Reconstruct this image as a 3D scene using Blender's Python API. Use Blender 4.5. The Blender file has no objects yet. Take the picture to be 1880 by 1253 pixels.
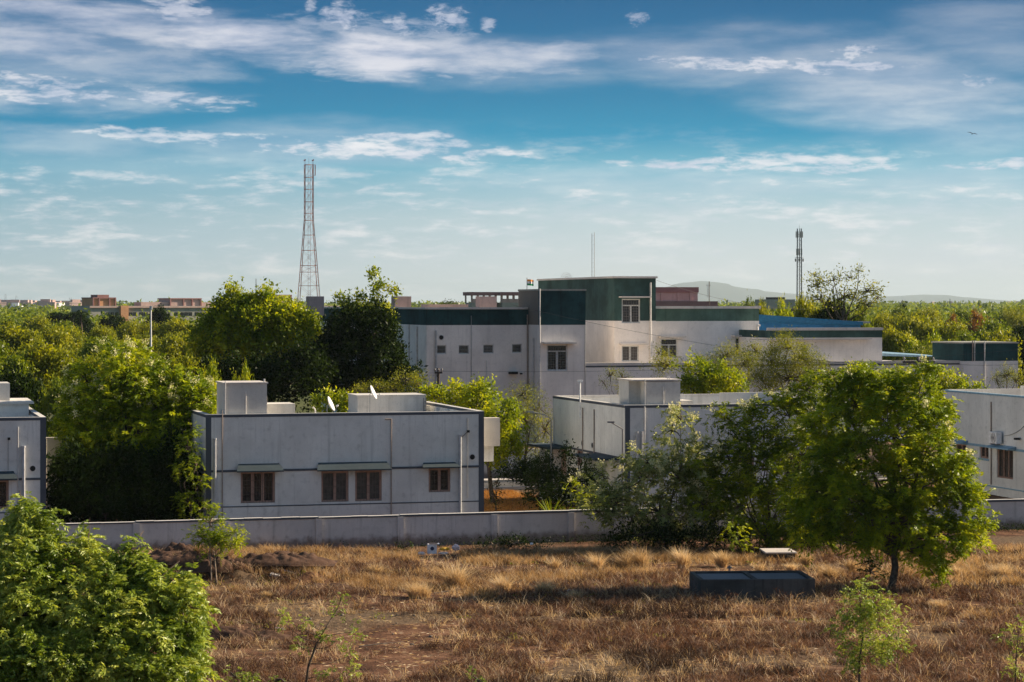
import bpy, bmesh, math, random
import numpy as np
from mathutils import Vector
R = math.radians
rng = np.random.default_rng(7)
random.seed(7)
col = bpy.context.scene.collection
sc = bpy.context.scene

# ------------------------------------------------------------ camera, sky, sun, exposure
F = 4300.0            # focal length in photograph pixels
CX, HY, CH = 940.0, 558.0, 9.6
cam_d = bpy.data.cameras.new("camera")
cam = bpy.data.objects.new("camera", cam_d); col.objects.link(cam)
cam.location = (0, 0, CH); cam.rotation_euler = (R(90), 0, 0)
cam_d.sensor_width = 36; cam_d.lens = F / 1880 * 36
cam_d.shift_y = -(626.5 - HY) / 1880
cam_d.clip_start = 0.5; cam_d.clip_end = 90000
sc.camera = cam
sc.view_settings.view_transform = 'Standard'
sc.view_settings.look = 'None'
sc.view_settings.exposure = 0.9
sc.view_settings.gamma = 1
sc.cycles.use_denoising = True
sc.cycles.max_bounces = 6; sc.cycles.transparent_max_bounces = 4
sc.cycles.diffuse_bounces = 3; sc.cycles.volume_bounces = 0
sc.cycles.sample_clamp_indirect = 4

SUN_A, SUN_E = R(-73.5), R(28)        # right of straight ahead (negative), above the horizon
sun_d = bpy.data.lights.new("sun", 'SUN'); sun = bpy.data.objects.new("sun", sun_d); col.objects.link(sun)
sun_d.energy = 5.0; sun_d.angle = R(0.55); sun_d.color = (1.0, 0.83, 0.62)
sdir = Vector((-math.sin(SUN_A) * math.cos(SUN_E), math.cos(SUN_A) * math.cos(SUN_E), math.sin(SUN_E)))
sun.rotation_euler = sdir.to_track_quat('Z', 'Y').to_euler()
sun.location = (90, 60, 60)

class NT:
    """tiny node helper"""
    def __init__(s, tree): s.t = tree; s.n = tree.nodes; s.l = tree.links
    def new(s, typ, **kw):
        n = s.n.new(typ)
        for k, v in kw.items():
            if k.startswith('i_'):
                n.inputs[k[2:].replace('_', ' ')].default_value = v
            else: setattr(n, k, v)
        return n
    def put(s, a, b):
        if isinstance(a, (int, float)): b.default_value = a
        elif isinstance(a, tuple): b.default_value = a
        else: s.l.new(a, b)
    def m(s, op, a, b=0.0, c=None, clamp=False):
        n = s.n.new('ShaderNodeMath'); n.operation = op; n.use_clamp = clamp
        s.put(a, n.inputs[0]); s.put(b, n.inputs[1])
        if c is not None: s.put(c, n.inputs[2])
        return n.outputs[0]
    def mix(s, f, a, b, blend='MIX'):
        n = s.n.new('ShaderNodeMix'); n.data_type = 'RGBA'; n.blend_type = blend
        s.put(f, n.inputs['Factor']); s.put(a, n.inputs[6]); s.put(b, n.inputs[7])
        return n.outputs[2]
    def smooth(s, x, a, b):
        n = s.n.new('ShaderNodeMapRange'); n.interpolation_type = 'SMOOTHERSTEP'
        s.put(x, n.inputs[0]); n.inputs[1].default_value = a; n.inputs[2].default_value = b
        return n.outputs[0]
    def ramp(s, x, stops, interp='LINEAR'):
        n = s.n.new('ShaderNodeValToRGB'); n.color_ramp.interpolation = interp
        e = n.color_ramp.elements
        while len(e) < len(stops): e.new(0.5)
        for k, (p, c) in enumerate(stops):
            e[k].position = p; e[k].color = (*c, 1) if len(c) == 3 else c
        s.put(x, n.inputs[0]); return n.outputs[0]
    def noise(s, vec, scale, detail=4, rough=0.55, dist=0.0):
        n = s.n.new('ShaderNodeTexNoise')
        if vec is not None: s.l.new(vec, n.inputs['Vector'])
        n.inputs['Scale'].default_value = scale; n.inputs['Detail'].default_value = detail
        n.inputs['Roughness'].default_value = rough; n.inputs['Distortion'].default_value = dist
        return n.outputs[0]

world = bpy.data.worlds.new("World"); sc.world = world; world.use_nodes = True
world.cycles.sampling_method = 'MANUAL'; world.cycles.sample_map_resolution = 512
W = NT(world.node_tree); W.n.clear()
wout = W.new('ShaderNodeOutputWorld'); bg = W.new('ShaderNodeBackground'); W.l.new(bg.outputs[0], wout.inputs[0])
sky = W.new('ShaderNodeTexSky', sky_type='NISHITA', sun_disc=False, sun_elevation=SUN_E,
            sun_rotation=-SUN_A, air_density=1.0, dust_density=0.6, ozone_density=2.0)
tc = W.new('ShaderNodeTexCoord'); sep = W.new('ShaderNodeSeparateXYZ'); W.l.new(tc.outputs['Generated'], sep.inputs[0])
azim = W.m('ARCTAN2', sep.outputs[0], sep.outputs[1])
hor = W.m('SQRT', W.m('ADD', W.m('MULTIPLY', sep.outputs[0], sep.outputs[0]), W.m('MULTIPLY', sep.outputs[1], sep.outputs[1])))
elev = W.m('ARCTAN2', sep.outputs[2], hor)
AZ = W.m('MULTIPLY', azim, 57.2958); EL = W.m('MULTIPLY', elev, 57.2958)    # degrees
elr = W.m('DIVIDE', EL, 16.0, clamp=True)
SKY_STOPS = [(0.0, (.56, .57, .555)), (0.7/16, (.53, .56, .55)), (2.1/16, (.40, .50, .52)), (3.3/16, (.13, .365, .46)), (4.1/16, (.0, .22, .37)),
             (5.0/16, (.0, .165, .31)), (6.2/16, (.0, .12, .26)), (7.6/16, (.0, .084, .21)), (1.0, (.01, .08, .20))]
grad = W.ramp(elr, SKY_STOPS)
# left side of the low sky is a little greyer and darker than the right
lr = W.smooth(AZ, -16, 7)
grad = W.mix(W.m('MULTIPLY', W.m('SUBTRACT', 1.0, lr), W.smooth(EL, 6.5, 1.0)), grad, (.55, .72, .80, 1), 'MULTIPLY')
cmb = W.new('ShaderNodeCombineXYZ'); W.put(W.m('MULTIPLY', AZ, 0.20), cmb.inputs[0]); W.put(EL, cmb.inputs[1])
wob = W.noise(cmb.outputs[0], 0.7, 3, 0.5)
fine = W.noise(cmb.outputs[0], 2.1, 9, 0.60, 0.15)
cmb3 = W.new('ShaderNodeCombineXYZ'); W.put(W.m('MULTIPLY', AZ, 0.26), cmb3.inputs[0]); W.put(EL, cmb3.inputs[1])
hair = W.noise(cmb3.outputs[0], 5.5, 7, 0.62, 0.3)
cmb2 = W.new('ShaderNodeCombineXYZ'); W.put(W.m('MULTIPLY', AZ, 0.55), cmb2.inputs[0]); W.put(W.m('MULTIPLY', EL, 1.3), cmb2.inputs[1])
puff = W.noise(cmb2.outputs[0], 4.2, 8, 0.65, 0.3)
cover = None
K = 57.2958 / F
CLOUDS = [ (-60, 30, 420, 70, 30, .8, .1), (240, 62, 640, 98, 30, .95, .15), (560, 100, 1060, 116, 28, .8, .15), (520, 112, 860, 126, 18, .7, .2), (1060, 100, 1960, 165, 48, .5, 0), (1500, 330, 1960, 330, 40, .4, 0), (-100, 290, 700, 300, 40, .22, 0),(-150, 45, 500, 80, 48, .34, .05), (600, 100, 1200, 125, 36, .34, .05), (-150, 110, 420, 120, 40, .42, .05), (200, 262, 960, 285, 34, .40, .1), (1300, 150, 1960, 200, 62, .42, .05), (1700, 70, 1960, 110, 50, .35, .1), (-150, 170, 420, 188, 26, .5, .1), (-100, 260, 400, 275, 26, .35, .1), # x0,y0,x1,y1,half thickness (photo px),strength,puffiness
 (-60, 18, 300, 62, 26, .85, .3), (250, 62, 620, 88, 32, 1.0, .4), (560, 92, 860, 118, 30, 1.05, .5), (820, 112, 1120, 108, 22, .8, .4),
 (-80, 85, 260, 100, 26, .75, .3), (0, 125, 460, 128, 22, .5, .4), (-60, 160, 240, 178, 20, .95, .3), (200, 178, 440, 194, 12, .85, .2),
 (480, 48, 900, 74, 18, .5, .9), (265, 22, 390, 30, 18, .9, 1.), (585, 38, 675, 40, 15, .95, 1.), (778, 36, 860, 38, 12, .9, 1.), (700, 52, 760, 56, 12, .85, 1.), (880, 45, 912, 47, 7, .8, 1.), (1150, 38, 1196, 38, 7, .9, 1.), (560, 14, 585, 15, 6, .7, 1.),
 (150, 242, 480, 262, 9, .85, .2), (420, 262, 960, 288, 14, 1.0, .4), (660, 255, 900, 268, 12, .9, .5), (-60, 255, 260, 272, 26, .35, .4), (300, 285, 760, 300, 24, .35, .5),
 (120, 320, 330, 328, 6, .6, .8), (470, 318, 700, 326, 12, .45, .8),
 (1040, 98, 1500, 150, 36, .50, .2), (1300, 130, 1960, 190, 65, .62, .2), (1560, 200, 2000, 260, 55, .42, .2),
 (1150, 110, 1420, 122, 10, .9, .8), (1260, 122, 1700, 128, 12, 1.0, .9), (1520, 98, 1610, 104, 7, .85, 1.), (1730, 153, 1830, 158, 7, .7, .8), (1620, 60, 1960, 90, 45, .35, .3),
 (1110, 300, 1420, 306, 10, 1.0, .6), (1300, 300, 1680, 306, 12, .85, .5), (1680, 315, 1960, 300, 8, .9, .5),
 (-80, 455, 560, 440, 26, .10, .2), (1150, 400, 1360, 408, 10, .45, .6), (1500, 350, 1960, 360, 20, .35, .5), (1400, 395, 1960, 390, 16, .35, .5), (1500, 500, 1960, 480, 30, .35, 1.), (1760, 460, 1860, 474, 16, .7, 1.), (1340, 505, 1520, 510, 14, .3, 1.), (1770, 457, 1790, 458, 5, .8, 1.),
 (700, 330, 1900, 345, 26, .35, .3), (760, 375, 1500, 385, 20, .25, .3),
]
for x0, y0, x1, y1, th, st, pf in CLOUDS:
    big_ = x1 - x0 > 110; amp = .62 if big_ else 1.0; pf = pf * .4 if big_ else 1.0; th = th if big_ else th * 1.5
    a0, e0, a1, e1 = (x0 - CX) * K, (HY - y0) * K, (x1 - CX) * K, (HY - y1) * K
    ca, ce = (a0 + a1) / 2, (e0 + e1) / 2; L = math.hypot(a1 - a0, e1 - e0) / 2; an = math.atan2(e1 - e0, a1 - a0)
    dx = W.m('SUBTRACT', AZ, ca); dy = W.m('SUBTRACT', EL, ce)
    u = W.m('MULTIPLY_ADD', dx, math.cos(an) / (L * 1.18), W.m('MULTIPLY', dy, math.sin(an) / (L * 1.18)))
    tt = th * K * 1.75
    v = W.m('MULTIPLY_ADD', dy, math.cos(an) / tt, W.m('MULTIPLY', dx, -math.sin(an) / tt))
    v = W.m('ADD', v, W.m('MULTIPLY_ADD', wob, 1.6, -0.8))
    d = W.m('ADD', W.m('MULTIPLY', u, u), W.m('MULTIPLY', v, v))
    f = W.m('SUBTRACT', 1.0, d)
    ga, gb = ((.9, .2) if th >= 34 else (3.4 * (1 - pf), 3.0 * pf) if th <= 16 else (2.4 * (1 - pf), 2.4 * pf)) if big_ else (1.2, 4.2)
    tex = W.m('ADD', W.m('MULTIPLY_ADD', fine, ga, -.46 * ga), W.m('MULTIPLY_ADD', puff, gb, -(.46 if big_ else .53) * gb))
    if big_ and th <= 20: tex = W.m('ADD', tex, W.m('MULTIPLY_ADD', hair, 4.2, -2.1))
    f = W.m('MULTIPLY', W.smooth(W.m('ADD', f, tex), -.1, 1.7 if big_ and th <= 16 else 1.5), st)
    f = W.m('MULTIPLY', f, W.m('GREATER_THAN', d, -1.0)) if False else f
    inside = W.smooth(d, 2.0, 0.5)
    f = W.m('MULTIPLY', f, inside)
    cover = f if cover is None else W.m('MAXIMUM', cover, f)
# thin veils everywhere in the lower half
veil = W.m('MULTIPLY', W.m('MULTIPLY', W.smooth(W.m('ADD', W.m('MULTIPLY', fine, .6), W.m('MULTIPLY', hair, .4)), 0.44, 0.68), W.smooth(EL, 4.8, 2.4)), 0.85)
cover = W.m('MAXIMUM', cover, veil)
ccol = W.ramp(W.m('DIVIDE', EL, 8.0, clamp=True), [(0, (.66, .65, .63)), (.5, (.66, .67, .68)), (.72, (.56, .57, .61)), (1, (.42, .45, .53))])
ccol = W.mix(W.smooth(fine, 0.35, 0.7), W.mix(1.0, ccol, (.72, .78, .88, 1), 'MULTIPLY'), ccol)
low = W.mix(cover, grad, ccol)
low10 = W.mix(1.0, low, (8.9, 8.9, 9.1, 1), 'MULTIPLY')
skyf = W.smooth(EL, 8.0, 20.0)
full = W.mix(skyf, low10, W.mix(1.0, sky.outputs[0], (.80, .80, .76, 1), 'MULTIPLY'))
W.l.new(full, bg.inputs[0]); bg.inputs[1].default_value = 0.08

# ------------------------------------------------------------ photograph pixel <-> place
TH = R(15.5); U = Vector((math.cos(TH), math.sin(TH), 0)); V = Vector((-math.sin(TH), math.cos(TH), 0))
def Wp(px, py, D): return Vector(((px - CX) / F * D, D, CH - (py - HY) / F * D))
def Gp(px, D, z=0.0): return Vector(((px - CX) / F * D, D, z))
def Dg(py): return CH * F / (py - HY)          # depth of a ground point seen at that row
class Fr:
    """a building frame: origin P0 on the ground, x along U, y along V"""
    def __init__(s, px, D, th=None):
        s.P = Gp(px, D); th = TH if th is None else th; s.th = th
        s.U = Vector((math.cos(th), math.sin(th), 0)); s.V = Vector((-math.sin(th), math.cos(th), 0))
    def tx(s, px, v=0.0):          # local x of the line y=v at column px
        k = (px - CX) / F; P = s.P + s.V * v
        return (k * P.y - P.x) / (s.U.x - k * s.U.y)
    def tv(s, px, x=0.0):          # local y of the line x=const at column px
        k = (px - CX) / F; P = s.P + s.U * x
        return (k * P.y - P.x) / (s.V.x - k * s.V.y)
    def D(s, x, y): return (s.P + s.U * x + s.V * y).y
    def z(s, py, x, y=0.0): return CH - (py - HY) / F * s.D(x, y)
    def w(s, x, y, z): return s.P + s.U * x + s.V * y + Vector((0, 0, z))

# ------------------------------------------------------------ scene helpers
def tag(o, label=None, cat=None, group=None, kind=None):
    if label: o['label'] = label
    if cat: o['category'] = cat
    if group: o['group'] = group
    if kind: o['kind'] = kind
    return o
def empty(name, loc, rz=0.0, label=None, cat=None, group=None):
    o = bpy.data.objects.new(name, None); col.objects.link(o); o.location = loc; o.rotation_euler = (0, 0, rz)
    o.empty_display_size = 0.3
    return tag(o, label, cat, group)
class MB:
    def __init__(s): s.v = []; s.f = []; s.mi = []
    def add(s, vs, fs, m=0):
        b = len(s.v); s.v += [tuple(p) for p in vs]; s.f += [tuple(b + i for i in f) for f in fs]; s.mi += [m] * len(fs); return s
    def box(s, x0, x1, y0, y1, z0, z1, m=0, f=None):
        P = [(x, y, z) for z in (z0, z1) for y in (y0, y1) for x in (x0, x1)]
        if f: P = [f(*p) for p in P]
        return s.add(P, [(0, 2, 3, 1), (4, 5, 7, 6), (0, 1, 5, 4), (2, 6, 7, 3), (0, 4, 6, 2), (1, 3, 7, 5)], m)
    def bar(s, p, q, w, m=0, n=4, w2=None):
        return s.tube([p, q], [w / 2, (w if w2 is None else w2) / 2], n, m)
    def tube(s, pts, rad, n=6, m=0, cap=True):
        pts = [Vector(p) for p in pts]; b = len(s.v); k = len(pts)
        for i, p in enumerate(pts):
            t = (pts[min(i + 1, k - 1)] - pts[max(i - 1, 0)])
            t = t.normalized() if t.length > 1e-9 else Vector((0, 0, 1))
            a = t.cross(Vector((0, 0, 1)) if abs(t.z) < .9 else Vector((1, 0, 0))).normalized(); c = t.cross(a)
            r = rad[i] if isinstance(rad, (list, tuple)) else rad
            for j in range(n):
                an = 2 * math.pi * (j + .5) / n
                s.v.append(tuple(p + (a * math.cos(an) + c * math.sin(an)) * r))
        for i in range(k - 1):
            for j in range(n):
                j2 = (j + 1) % n
                s.f.append((b + i * n + j, b + i * n + j2, b + (i + 1) * n + j2, b + (i + 1) * n + j)); s.mi.append(m)
        if cap:
            s.f.append(tuple(b + j for j in reversed(range(n)))); s.mi.append(m)
            s.f.append(tuple(b + (k - 1) * n + j for j in range(n))); s.mi.append(m)
        return s
    def build(s, name, mat, parent=None, smooth=False, bevel=0.0, recalc=True):
        me = bpy.data.meshes.new(name); me.from_pydata(s.v, [], s.f)
        mats = mat if isinstance(mat, (list, tuple)) else [mat]
        for m_ in mats: me.materials.append(m_)
        if len(mats) > 1: me.polygons.foreach_set('material_index', s.mi)
        if recalc or bevel:
            bm = bmesh.new(); bm.from_mesh(me)
            if recalc: bmesh.ops.recalc_face_normals(bm, faces=bm.faces)
            if bevel: bmesh.ops.bevel(bm, geom=[e for e in bm.edges if len(e.link_faces) == 2 and e.calc_face_angle(0) > .6], offset=bevel, segments=1, affect='EDGES')
            bm.to_mesh(me); bm.free()
        if smooth: me.polygons.foreach_set('use_smooth', [True] * len(me.polygons))
        o = bpy.data.objects.new(name, me); col.objects.link(o)
        if parent: o.parent = parent
        return o
def npmesh(name, verts, quads, mat, parent=None, rnd=None):
    me = bpy.data.meshes.new(name); nv = len(verts); nf = len(quads)
    me.vertices.add(nv); me.vertices.foreach_set('co', np.asarray(verts, np.float32).ravel())
    me.loops.add(nf * 4); me.loops.foreach_set('vertex_index', np.asarray(quads, np.int32).ravel())
    me.polygons.add(nf); me.polygons.foreach_set('loop_start', np.arange(0, nf * 4, 4, dtype=np.int32))
    try: me.polygons.foreach_set('loop_total', np.full(nf, 4, np.int32))
    except Exception: pass
    for m_ in (mat if isinstance(mat, (list, tuple)) else [mat]): me.materials.append(m_)
    if rnd is not None:
        a = me.attributes.new('rnd', 'FLOAT', 'FACE'); a.data.foreach_set('value', np.asarray(rnd, np.float32))
    me.update(calc_edges=True)
    o = bpy.data.objects.new(name, me); col.objects.link(o)
    if parent: o.parent = parent
    return o
def copy_thing(root, loc, rz=0.0, scale=(1, 1, 1), label=None):
    r = root.copy(); col.objects.link(r); r.location = loc; r.rotation_euler = (0, 0, rz); r.scale = scale
    if label: r['label'] = label
    for ch in list(root.children):
        c = ch.copy(); col.objects.link(c); c.parent = r
        for g in list(ch.children):
            d = g.copy(); col.objects.link(d); d.parent = c
    return r

# ------------------------------------------------------------ materials
def newmat(name):
    m = bpy.data.materials.new(name); m.use_nodes = True
    T = NT(m.node_tree); b = T.n['Principled BSDF']; return m, T, b
def plain(name, c, rough=.7, metal=0.0, var=.12, scale=6.0, emis=None):
    m, T, b = newmat(name); g = T.new('ShaderNodeNewGeometry')
    n = T.noise(g.outputs['Position'], scale, 4)
    cc = T.mix(T.smooth(n, .3, .7), tuple(x * (1 - var) for x in c) + (1,), tuple(min(1, x * (1 + var)) for x in c) + (1,))
    T.l.new(cc, b.inputs['Base Color']); b.inputs['Roughness'].default_value = rough; b.inputs['Metallic'].default_value = metal
    return m
def plaster(name, c, dirt=(.12, .12, .11), amt=.35, streak=.35, rough=.92, bump=.25, splash=0.0, var=.1):
    """painted cement render: trowel mottling, rain streaks, grime"""
    m, T, b = newmat(name)
    tcn = T.new('ShaderNodeTexCoord'); obj = tcn.outputs['Object']
    mp = T.new('ShaderNodeMapping'); T.l.new(obj, mp.inputs[0]); mp.inputs['Scale'].default_value = (3.2, 3.2, .16)
    st = T.noise(mp.outputs[0], 1.0, 5, .62)
    big = T.noise(obj, .55, 5, .6); mid = T.noise(obj, 3.5, 5, .6); fin = T.noise(obj, 26, 3, .6)
    base = T.mix(T.smooth(big, .3, .72), tuple(x * (1 - var * 1.2) for x in c) + (1,), tuple(min(1, x * (1 + var * .6)) for x in c) + (1,))
    mp2 = T.new('ShaderNodeMapping'); T.l.new(obj, mp2.inputs[0]); mp2.inputs['Scale'].default_value = (9, 9, .35); st2 = T.noise(mp2.outputs[0], 1.0, 4, .6)
    base = T.mix(T.m('MULTIPLY', T.m('MULTIPLY', T.smooth(st2, .5, .7), T.smooth(big, .45, .62)), streak * .6), base, (*dirt, 1))
    base = T.mix(T.m('MULTIPLY', T.smooth(mid, .48, .78), amt * .5), base, (*dirt, 1))
    base = T.mix(T.m('MULTIPLY', T.smooth(st, .52, .78), streak), base, (*dirt, 1))
    base = T.mix(T.m('MULTIPLY', T.smooth(fin, .3, .75), .12), base, (*dirt, 1))
    if splash:      # mud splashed up from the ground, uneven upper edge
        sp = T.new('ShaderNodeSeparateXYZ'); T.l.new(obj, sp.inputs[0])
        hgt = T.m('ADD', sp.outputs[2], T.m('MULTIPLY_ADD', mid, -.55, .12))
        base = T.mix(T.m('MULTIPLY', T.smooth(hgt, splash, 0.0), .75), base, (.10, .06, .04, 1))
    T.l.new(base, b.inputs['Base Color']); b.inputs['Roughness'].default_value = rough
    b.inputs['Specular IOR Level'].default_value = .2
    bp = T.new('ShaderNodeBump'); bp.inputs['Strength'].default_value = bump; bp.inputs['Distance'].default_value = .02
    T.l.new(T.m('ADD', T.m('MULTIPLY', fin, .5), mid), bp.inputs['Height']); T.l.new(bp.outputs[0], b.inputs['Normal'])
    return m
def leafmat(name, c1, c2, c3, trans=.45, tint=(1.25, 1.15, .45), gloss=.35):
    """three leaf colours picked leaf by leaf and clump by clump, light shining through"""
    m, T, b = newmat(name)
    at = T.new('ShaderNodeAttribute'); at.attribute_name = 'rnd'
    g = T.new('ShaderNodeNewGeometry')
    n = T.noise(g.outputs['Position'], .9, 3)
    x = T.m('ADD', T.m('MULTIPLY', at.outputs['Fac'], .55), T.m('MULTIPLY', T.smooth(n, .3, .7), .45))
    cc = T.ramp(x, [(0.05, c1), (.5, c2), (.95, c3)])
    T.l.new(cc, b.inputs['Base Color']); b.inputs['Roughness'].default_value = .45; b.inputs['Specular IOR Level'].default_value = gloss
    tr = T.new('ShaderNodeBsdfTranslucent'); T.l.new(T.mix(1.0, cc, (*tint, 1), 'MULTIPLY'), tr.inputs[0])
    mx = T.new('ShaderNodeMixShader'); mx.inputs[0].default_value = trans
    T.l.new(b.outputs[0], mx.inputs[1]); T.l.new(tr.outputs[0], mx.inputs[2])
    T.l.new(mx.outputs[0], T.n['Material Output'].inputs[0]); return m
M = {}
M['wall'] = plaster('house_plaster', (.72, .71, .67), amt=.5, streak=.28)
M['side_wall'] = plaster('bounce_lit_cream_plaster', (.84, .82, .76), amt=.35, streak=.25)  # paler than the front: bounced light is put into this colour
M['wall_lit'] = plaster('roof_plaster', (.66, .63, .58), amt=.4, streak=.25)
M['trim'] = plaster('grey_trim_paint', (.085, .095, .115), amt=.2, streak=.2)
M['bwall'] = plaster('boundary_plaster', (.60, .565, .545), amt=.5, streak=.4, splash=.45)
M['cwall'] = plaster('campus_plaster', (.86, .80, .74), dirt=(.2, .19, .18), amt=.3, streak=.22)
M['green'] = plaster('green_parapet_paint', (.045, .092, .084), dirt=(.022, .036, .035), amt=.9, streak=.7, var=.35)
M['dgreen'] = plaster('dark_green_parapet_paint', (.020, .066, .070), dirt=(.006, .010, .012), amt=.9, streak=.6, var=.35)
M['coping'] = plaster('coping_cement', (.66, .61, .56), amt=.6, streak=.2)
M['brown'] = plaster('bare_cement', (.20, .17, .14), amt=.6, streak=.6)
M['pink'] = plaster('pink_paint', (.33, .17, .16), amt=.4, streak=.3)
M['pale_pink'] = plaster('pale_pink_paint', (.52, .37, .33), amt=.4, streak=.3)
M['orange'] = plaster('orange_paint', (.55, .29, .15), amt=.3, streak=.3)
M['oldgrey'] = plaster('weathered_wall', (.36, .35, .30), amt=.5, streak=.5)
M['cream'] = plaster('cream_paint', (.66, .60, .52), amt=.25, streak=.15)
M['conc'] = plaster('grey_concrete', (.085, .080, .074), var=.35, dirt=(.02, .016, .012), amt=.9, streak=.7)
M['slab'] = plaster('pale_concrete', (.60, .55, .50), dirt=(.2, .16, .12), amt=.5, streak=.1)
M['blue'] = plain('blue_sheet_metal', (.008, .14, .34), .5, .0, .15, 2)
M['bluepaint'] = plain('light_blue_paint', (.20, .33, .42), .7)
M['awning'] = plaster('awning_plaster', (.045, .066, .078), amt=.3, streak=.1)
M['frame'] = plain('brown_window_frame', (.36, .22, .165), .6)
M['wframe'] = plain('white_window_frame', (.55, .56, .55), .6)
M['glass'] = plain('dark_window_glass', (.012, .013, .014), .15, 0, .3, 3)
M['curtain'] = plain('curtained_glass', (.07, .065, .06), .2, 0, .3, 5)
M['dark'] = plain('dark_opening', (.01, .01, .01), .9)
M['pipe'] = plain('grey_pvc_pipe', (.45, .45, .45), .5)
M['pipe_w'] = plain('white_pvc_pipe', (.62, .60, .57), .5)
M['bronze'] = plain('brown_stained_pipe', (.30, .24, .20), .6)
M['metal'] = plain('galvanised_metal', (.35, .35, .35), .45, .6)
M['dish'] = plain('dish_white_paint', (.75, .75, .73), .4)
M['red'] = plain('faded_red_steel', (.50, .15, .11), .6)
M['bars'] = plain('dark_brown_bars', (.09, .06, .05), .6)
M['steel'] = plain('grey_tower_steel', (.20, .19, .19), .6)
M['white'] = plain('white_paint', (.75, .74, .72), .5)
M['wood'] = plain('dark_pole_wood', (.07, .055, .045), .9)
M['bark'] = plain('brown_bark', (.085, .06, .042), .95, 0, .4, 9)
M['bark_pale'] = plain('pale_bark', (.24, .18, .13), .95, 0, .3, 9)
M['wire'] = plain('black_wire', (.04, .04, .04), .6)
M['leaf_near'] = leafmat('neem_leaves', (.04, .085, .002), (.22, .31, .007), (.64, .68, .025), .42, (1.3, 1.15, .4), .25)
M['leaf_front'] = leafmat('fresh_neem_leaves', (.08, .15, .01), (.28, .37, .04), (.66, .70, .16), .40, (1.2, 1.1, .5), .6)
M['leaf_deep'] = leafmat('deep_neem_leaves', (.03, .065, .002), (.15, .22, .006), (.56, .62, .025), .42, (1.3, 1.15, .4), .2)
M['leaf_silver'] = leafmat('silvery_olive_leaves', (.08, .11, .025), (.27, .31, .09), (.62, .64, .28), .42, (1.15, 1.1, .6), .3)
M['floor_conc'] = plaster('wet_pale_concrete', (.17, .18, .19), dirt=(.06, .055, .05), amt=.5, streak=0)
M['leaf_mid'] = leafmat('bright_leaves', (.06, .12, .003), (.27, .34, .006), (.64, .62, .012), .5)
M['leaf_dark_shade'] = leafmat('dark_and_shade_leaves', (.007, .016, .002), (.016, .032, .004), (.045, .075, .008), .25, (1.25, 1.15, .45), .06)  # dark leaves; deep tree shade is put into this colour too
M['leaf_olive'] = leafmat('olive_feathery_leaves', (.08, .11, .006), (.23, .26, .018), (.48, .47, .05), .45, (1.15, 1.05, .5))
M['leaf_far'] = leafmat('grove_leaves', (.09, .12, .004), (.24, .27, .007), (.48, .46, .012), .45)
M['leaf_far2'] = leafmat('deep_grove_leaves', (.05, .09, .004), (.15, .21, .007), (.32, .36, .012), .42)
M['leaf_rust'] = leafmat('rusty_leaves', (.08, .05, .008), (.22, .10, .012), (.38, .16, .02), .4)
M['blossom'] = leafmat('cream_blossom', (.58, .56, .26), (.76, .72, .38), (.84, .80, .54), .4, (1, 1, .8), .2)
M['dark_scrub'] = leafmat('dark_twiggy_scrub', (.018, .011, .008), (.05, .030, .020), (.14, .09, .06), .25, (1.1, .9, .6), .1)
M['pale_straw'] = leafmat('pale_straw', (.34, .23, .11), (.60, .45, .27), (.85, .72, .52), .45, (1.1, .95, .65), .2)
M['straw'] = leafmat('dry_straw', (.24, .15, .06), (.48, .33, .17), (.74, .58, .37), .45, (1.1, .9, .55), .2)
M['scrub'] = leafmat('dry_brown_scrub', (.04, .021, .013), (.14, .076, .046), (.40, .255, .165), .35, (1.1, .85, .55), .1)
M['clod'] = plaster('dark_turned_earth', (.10, .055, .035), dirt=(.03, .02, .014), amt=.8, streak=.0, bump=.9)
M['lgreen'] = plaster('faded_green_paint', (.095, .165, .13), var=.25, dirt=(.03, .06, .045), amt=.6, streak=.6)
M['lawn'] = leafmat('orange_dry_lawn', (.30, .13, .03), (.50, .24, .06), (.62, .36, .12), .4, (1.1, .9, .5), .1)
HAZE = 5e-5
# ------------------------------------------------------------ ground, roads, far land
def groundmat():
    m, T, b = newmat('red_soil'); g = T.new('ShaderNodeNewGeometry'); P = g.outputs['Position']
    n1 = T.noise(P, .13, 5, .6); n2 = T.noise(P, .9, 6, .65); n3 = T.noise(P, 7, 5, .7)
    soil = T.ramp(T.m('ADD', T.m('MULTIPLY', n2, .6), T.m('MULTIPLY', n3, .4)), [(.34, (.022, .012, .008)), (.5, (.12, .058, .032)), (.66, (.32, .18, .105))])
    dry = T.ramp(n3, [(.3, (.06, .04, .025)), (.7, (.22, .15, .09))])
    c = T.mix(T.smooth(n1, .45, .6), soil, dry)
    # beyond the houses the ground is scrubby and green
    s = T.new('ShaderNodeSeparateXYZ'); T.l.new(P, s.inputs[0])
    far = T.ramp(T.noise(P, .012, 5, .6), [(.35, (.05, .07, .02)), (.6, (.13, .13, .05)), (.75, (.2, .15, .09))])
    c = T.mix(T.smooth(s.outputs[1], 140, 180), c, far)
    T.l.new(c, b.inputs['Base Color']); b.inputs['Roughness'].default_value = .95; b.inputs['Specular IOR Level'].default_value = .1
    bp = T.new('ShaderNodeBump'); bp.inputs['Strength'].default_value = .9; bp.inputs['Distance'].default_value = .06
    T.l.new(T.m('ADD', n3, n2), bp.inputs['Height']); T.l.new(bp.outputs[0], b.inputs['Normal']); return m
M['soil'] = groundmat()
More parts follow.
